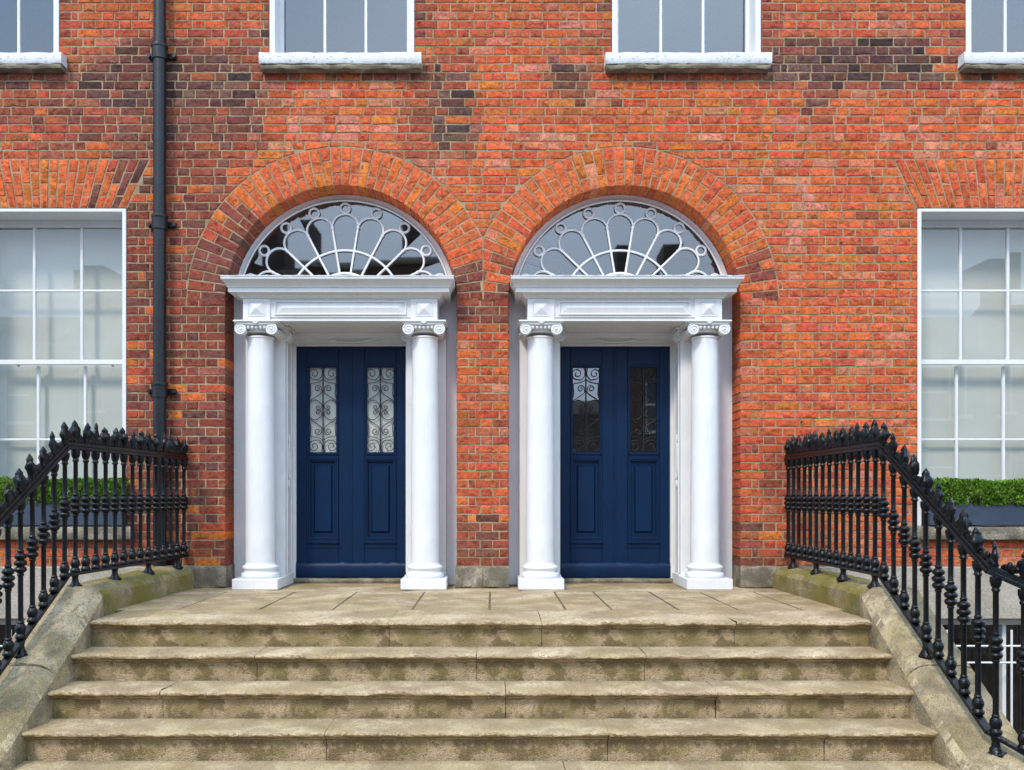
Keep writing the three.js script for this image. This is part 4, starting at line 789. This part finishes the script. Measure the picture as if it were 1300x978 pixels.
// ------------------------------------------------------------------ window boxes with clipped box hedges
const leafGeo = (() => {
  const s = new THREE.Shape(); s.moveTo(0, 0); s.quadraticCurveTo(0.0085, 0.006, 0.0062, 0.013); s.quadraticCurveTo(0.004, 0.018, 0, 0.019); s.quadraticCurveTo(-0.004, 0.018, -0.0062, 0.013); s.quadraticCurveTo(-0.0085, 0.006, 0, 0);
  const g = new THREE.ShapeGeometry(s, 3), p = g.attributes.position; for (let k = 0; k < p.count; k++) p.setZ(k, -0.25 * Math.abs(p.getX(k)) - 6 * p.getY(k) ** 2); g.computeVertexNormals(); return g;
})();
const leafMat = std({ color: 0xffffff, roughness: 0.62, transmission: 0.2, thickness: 0, specularIntensity: 0.25 });
LOW.forEach((w, i) => {
  const a = i ? 3.93 : w.c - 0.70, b = i ? w.c + 0.70 : -3.315, z0 = -0.135, z1 = 0.085, y0 = 0.572, y1 = 0.775;
  const t = thing('window_box', i ? 'slate blue planter on the sill of the orange brick house' : 'slate blue planter on the sill beside the drainpipe', 'planter', 'planters on the ground floor sills');
  mk('trough', join([bx(a, b, y0, y1, z1 - 0.02, z1), bx(a, b, y0, y1, z0, z0 + 0.02), bx(a, a + 0.02, y0, y1, z0 + 0.02, z1 - 0.02), bx(b - 0.02, b, y0, y1, z0 + 0.02, z1 - 0.02), bx(a + 0.02, b - 0.02, y0, y0 + 0.02, z0 + 0.02, z1 - 0.02)]), M.box, t);
  mk('soil', bx(a + 0.021, b - 0.021, y1 - 0.06, y1 - 0.02, z0 + 0.021, z1 - 0.021), M.soil, t);
  const h = thing('box_hedge', i ? 'clipped green box hedge in the planter of the orange brick house' : 'clipped green box hedge in the planter beside the drainpipe', 'hedge', 'clipped hedges in window boxes');
  const R = mulberry(900 + i), tw = [];
  for (let k = 0; k < 60; k++) { const x = a + 0.04 + R() * (b - a - 0.08), z = z0 + 0.04 + R() * (z1 - z0 - 0.08); tw.push(rod([x, y1 - 0.03, z], [x + (R() - 0.5) * 0.1, y1 + 0.16 + R() * 0.03, z + (R() - 0.5) * 0.06], 0.0035, 5)); }
  mk('twigs', join(tw), std({ color: new THREE.Color(0.06, 0.05, 0.02), roughness: 1 }), h).userData.kind = 'stuff';
  const N = 9000, im = new THREE.InstancedMesh(leafGeo, leafMat, N), m = new THREE.Matrix4(), q = new THREE.Quaternion(), e = new THREE.Euler(), col = new THREE.Color();
  for (let k = 0; k < N; k++) {
    const x = a - 0.03 + R() * (b - a + 0.06), depthIn = R() ** 2.2, face = R(), lump = 0.08 * (noise3(x * 9, 3, 1, 33 + i) - 0.5) + 0.03 * (noise3(x * 24, 7, 2, 37 + i) - 0.5);
    const ytop = y1 + 0.190 + lump * 0.6, zf = z1 + 0.03, zr = z0 - 0.03; let y, z;
    if (face < 0.62) { y = y1 - 0.035 + R() * (ytop - y1 + 0.035); const bulge = 0.035 * Math.sin((y - y1) / 0.24 * 3) + 0.04 * (noise3(x * 14, y * 14, 5, 51 + i) - 0.5); z = zf - 0.012 + bulge - depthIn * 0.13; }
    else { z = zr + R() * (zf - zr); y = ytop - depthIn * 0.1 + 0.02 * (noise3(x * 16, z * 16, 5, 61) - 0.5); }
    e.set((R() - 0.3) * 1.8, R() * 6.28, (R() - 0.5) * 2.2); q.setFromEuler(e); const s = 1.0 + R() * 0.75; m.compose(new THREE.Vector3(x, y, z), q, new THREE.Vector3(s, s, s)); im.setMatrixAt(k, m);
    const g = R(); col.setRGB(0.055 + 0.17 * g, 0.14 + 0.24 * g, 0.013 + 0.028 * g); im.setColorAt(k, col);
  }
  im.name = 'foliage'; im.castShadow = im.receiveShadow = true; im.userData.kind = 'stuff'; h.add(im);
});

// ------------------------------------------------------------------ ground, street and the terrace across the road
structure('ground', new THREE.PlaneGeometry(600, 600).rotateX(-Math.PI / 2).translate(0, -3.0, 0), M.asphalt);
structure('basement_yard', join([bx(X0 - 20, -3.0, -2.99, -2.9, 0.001, 3.4), bx(2.88, X1 + 20, -2.99, -2.9, 0.001, 3.4)]), M.flags);
structure('pavement', join([bx(-60, 60, -2.98, -0.84, 3.62, 10.6, 0.01)]), M.flags);
structure('yard_edge', join([bx(-26, -3.2, -2.98, -0.80, 3.4, 3.619, 0.01), bx(3.1, 26, -2.98, -0.80, 3.4, 3.619, 0.01)]), M.granite);
structure('road', bx(-120, 120, -2.97, -0.96, 10.602, 20, 0.005), M.asphalt);
structure('far_pavement', bx(-60, 60, -2.96, -0.84, 20.002, 24, 0.01), M.flags);
const far = [];
for (let k = -3; k <= 3; k++) {
  const cx = k * 7.4 + 1.9, low = k === 0, tall = low ? 3.4 : 7.0 + [0.2, -0.4, 2.1, 0, 0.5, -0.3, 0.4][k + 3];
  const o = thing('terraced_house', tall > 9 ? 'taller three storey brick terraced house with two chimneys across the road' : low ? 'low single storey brick building with slate roof across the road' : 'two storey brick terraced house with slate roof across the road', 'house', 'terrace across the road'), w = 7.38, B = -0.86, z0 = 24.1;
  const sh = new THREE.Shape(); sh.moveTo(cx - w / 2, B); sh.lineTo(cx + w / 2, B); sh.lineTo(cx + w / 2, tall); sh.lineTo(cx - w / 2, tall); sh.closePath();
  const rects = []; for (const [y, h] of (low ? [[0.3, 1.9]] : tall > 9 ? [[0.5, 2.2], [3.9, 2.0], [6.8, 1.4]] : [[0.5, 2.2], [3.9, 2.0]])) for (const dx of [-2.3, 0, 2.3]) rects.push([cx + dx, y, h]);
  for (const [x, y, h] of rects) { const p = new THREE.Path(); p.moveTo(x - 0.6, y); p.lineTo(x - 0.6, y + h); p.lineTo(x + 0.6, y + h); p.lineTo(x + 0.6, y); p.closePath(); sh.holes.push(p); }
  const g = new THREE.ExtrudeGeometry(sh, { depth: 0.3, bevelEnabled: false }); g.translate(0, 0, z0);
  mk('wall', g, k % 2 ? M.farBrick : M.farBrickB, o);
  for (const [x, y, h] of rects) {
    const wn = group('window', o);
    mk('frame', join([bx(x - 0.6, x - 0.53, y, y + h, z0 + 0.1, z0 + 0.2), bx(x + 0.53, x + 0.6, y, y + h, z0 + 0.1, z0 + 0.2), bx(x - 0.53, x + 0.53, y + h / 2 - 0.03, y + h / 2 + 0.03, z0 + 0.1, z0 + 0.2), bx(x - 0.53, x + 0.53, y + h - 0.07, y + h, z0 + 0.1, z0 + 0.2)]), M.paint, wn);
    mk('pane', bx(x - 0.53, x + 0.53, y, y + h, z0 + 0.2, z0 + 0.22), M.farGlass, wn);
    mk('sill', bx(x - 0.72, x + 0.72, y - 0.12, y, z0 - 0.1, z0 + 0.2), M.paint, wn);
  }
  mk('parapet', bx(cx - w / 2, cx + w / 2, tall, tall + 0.15, z0 - 0.08, z0 + 0.4), M.granite, o);
  const rs = new THREE.Shape(); rs.moveTo(0, 0); rs.lineTo(4, low ? 1.2 : 1.7); rs.lineTo(8, 0); rs.closePath();
  const rg = new THREE.ExtrudeGeometry(rs, { depth: w, bevelEnabled: false }); rg.rotateY(-Math.PI / 2); rg.translate(cx + w / 2, tall - 0.3, z0 + 0.4);
  const rf = mk('roof', rg, M.slate, o); if (k === -1) mk('chimney', bx(cx + w / 2 - 1.3, cx + w / 2 - 0.1, tall - 0.3, tall + 2.6, z0 + 3, z0 + 5), M.farBrickB, rf); if (!low) mk('chimney', bx(cx - w / 2 + 0.1, cx - w / 2 + 1.0, tall - 0.3, tall + 3.2, z0 + 3, z0 + 5), M.farBrickB, rf);
  mk('back_wall', bx(cx - w / 2, cx + w / 2, B, tall - 0.35, z0 + 8, z0 + 8.3), M.farBrickB, o);
}
renderer.render(scene, camera);
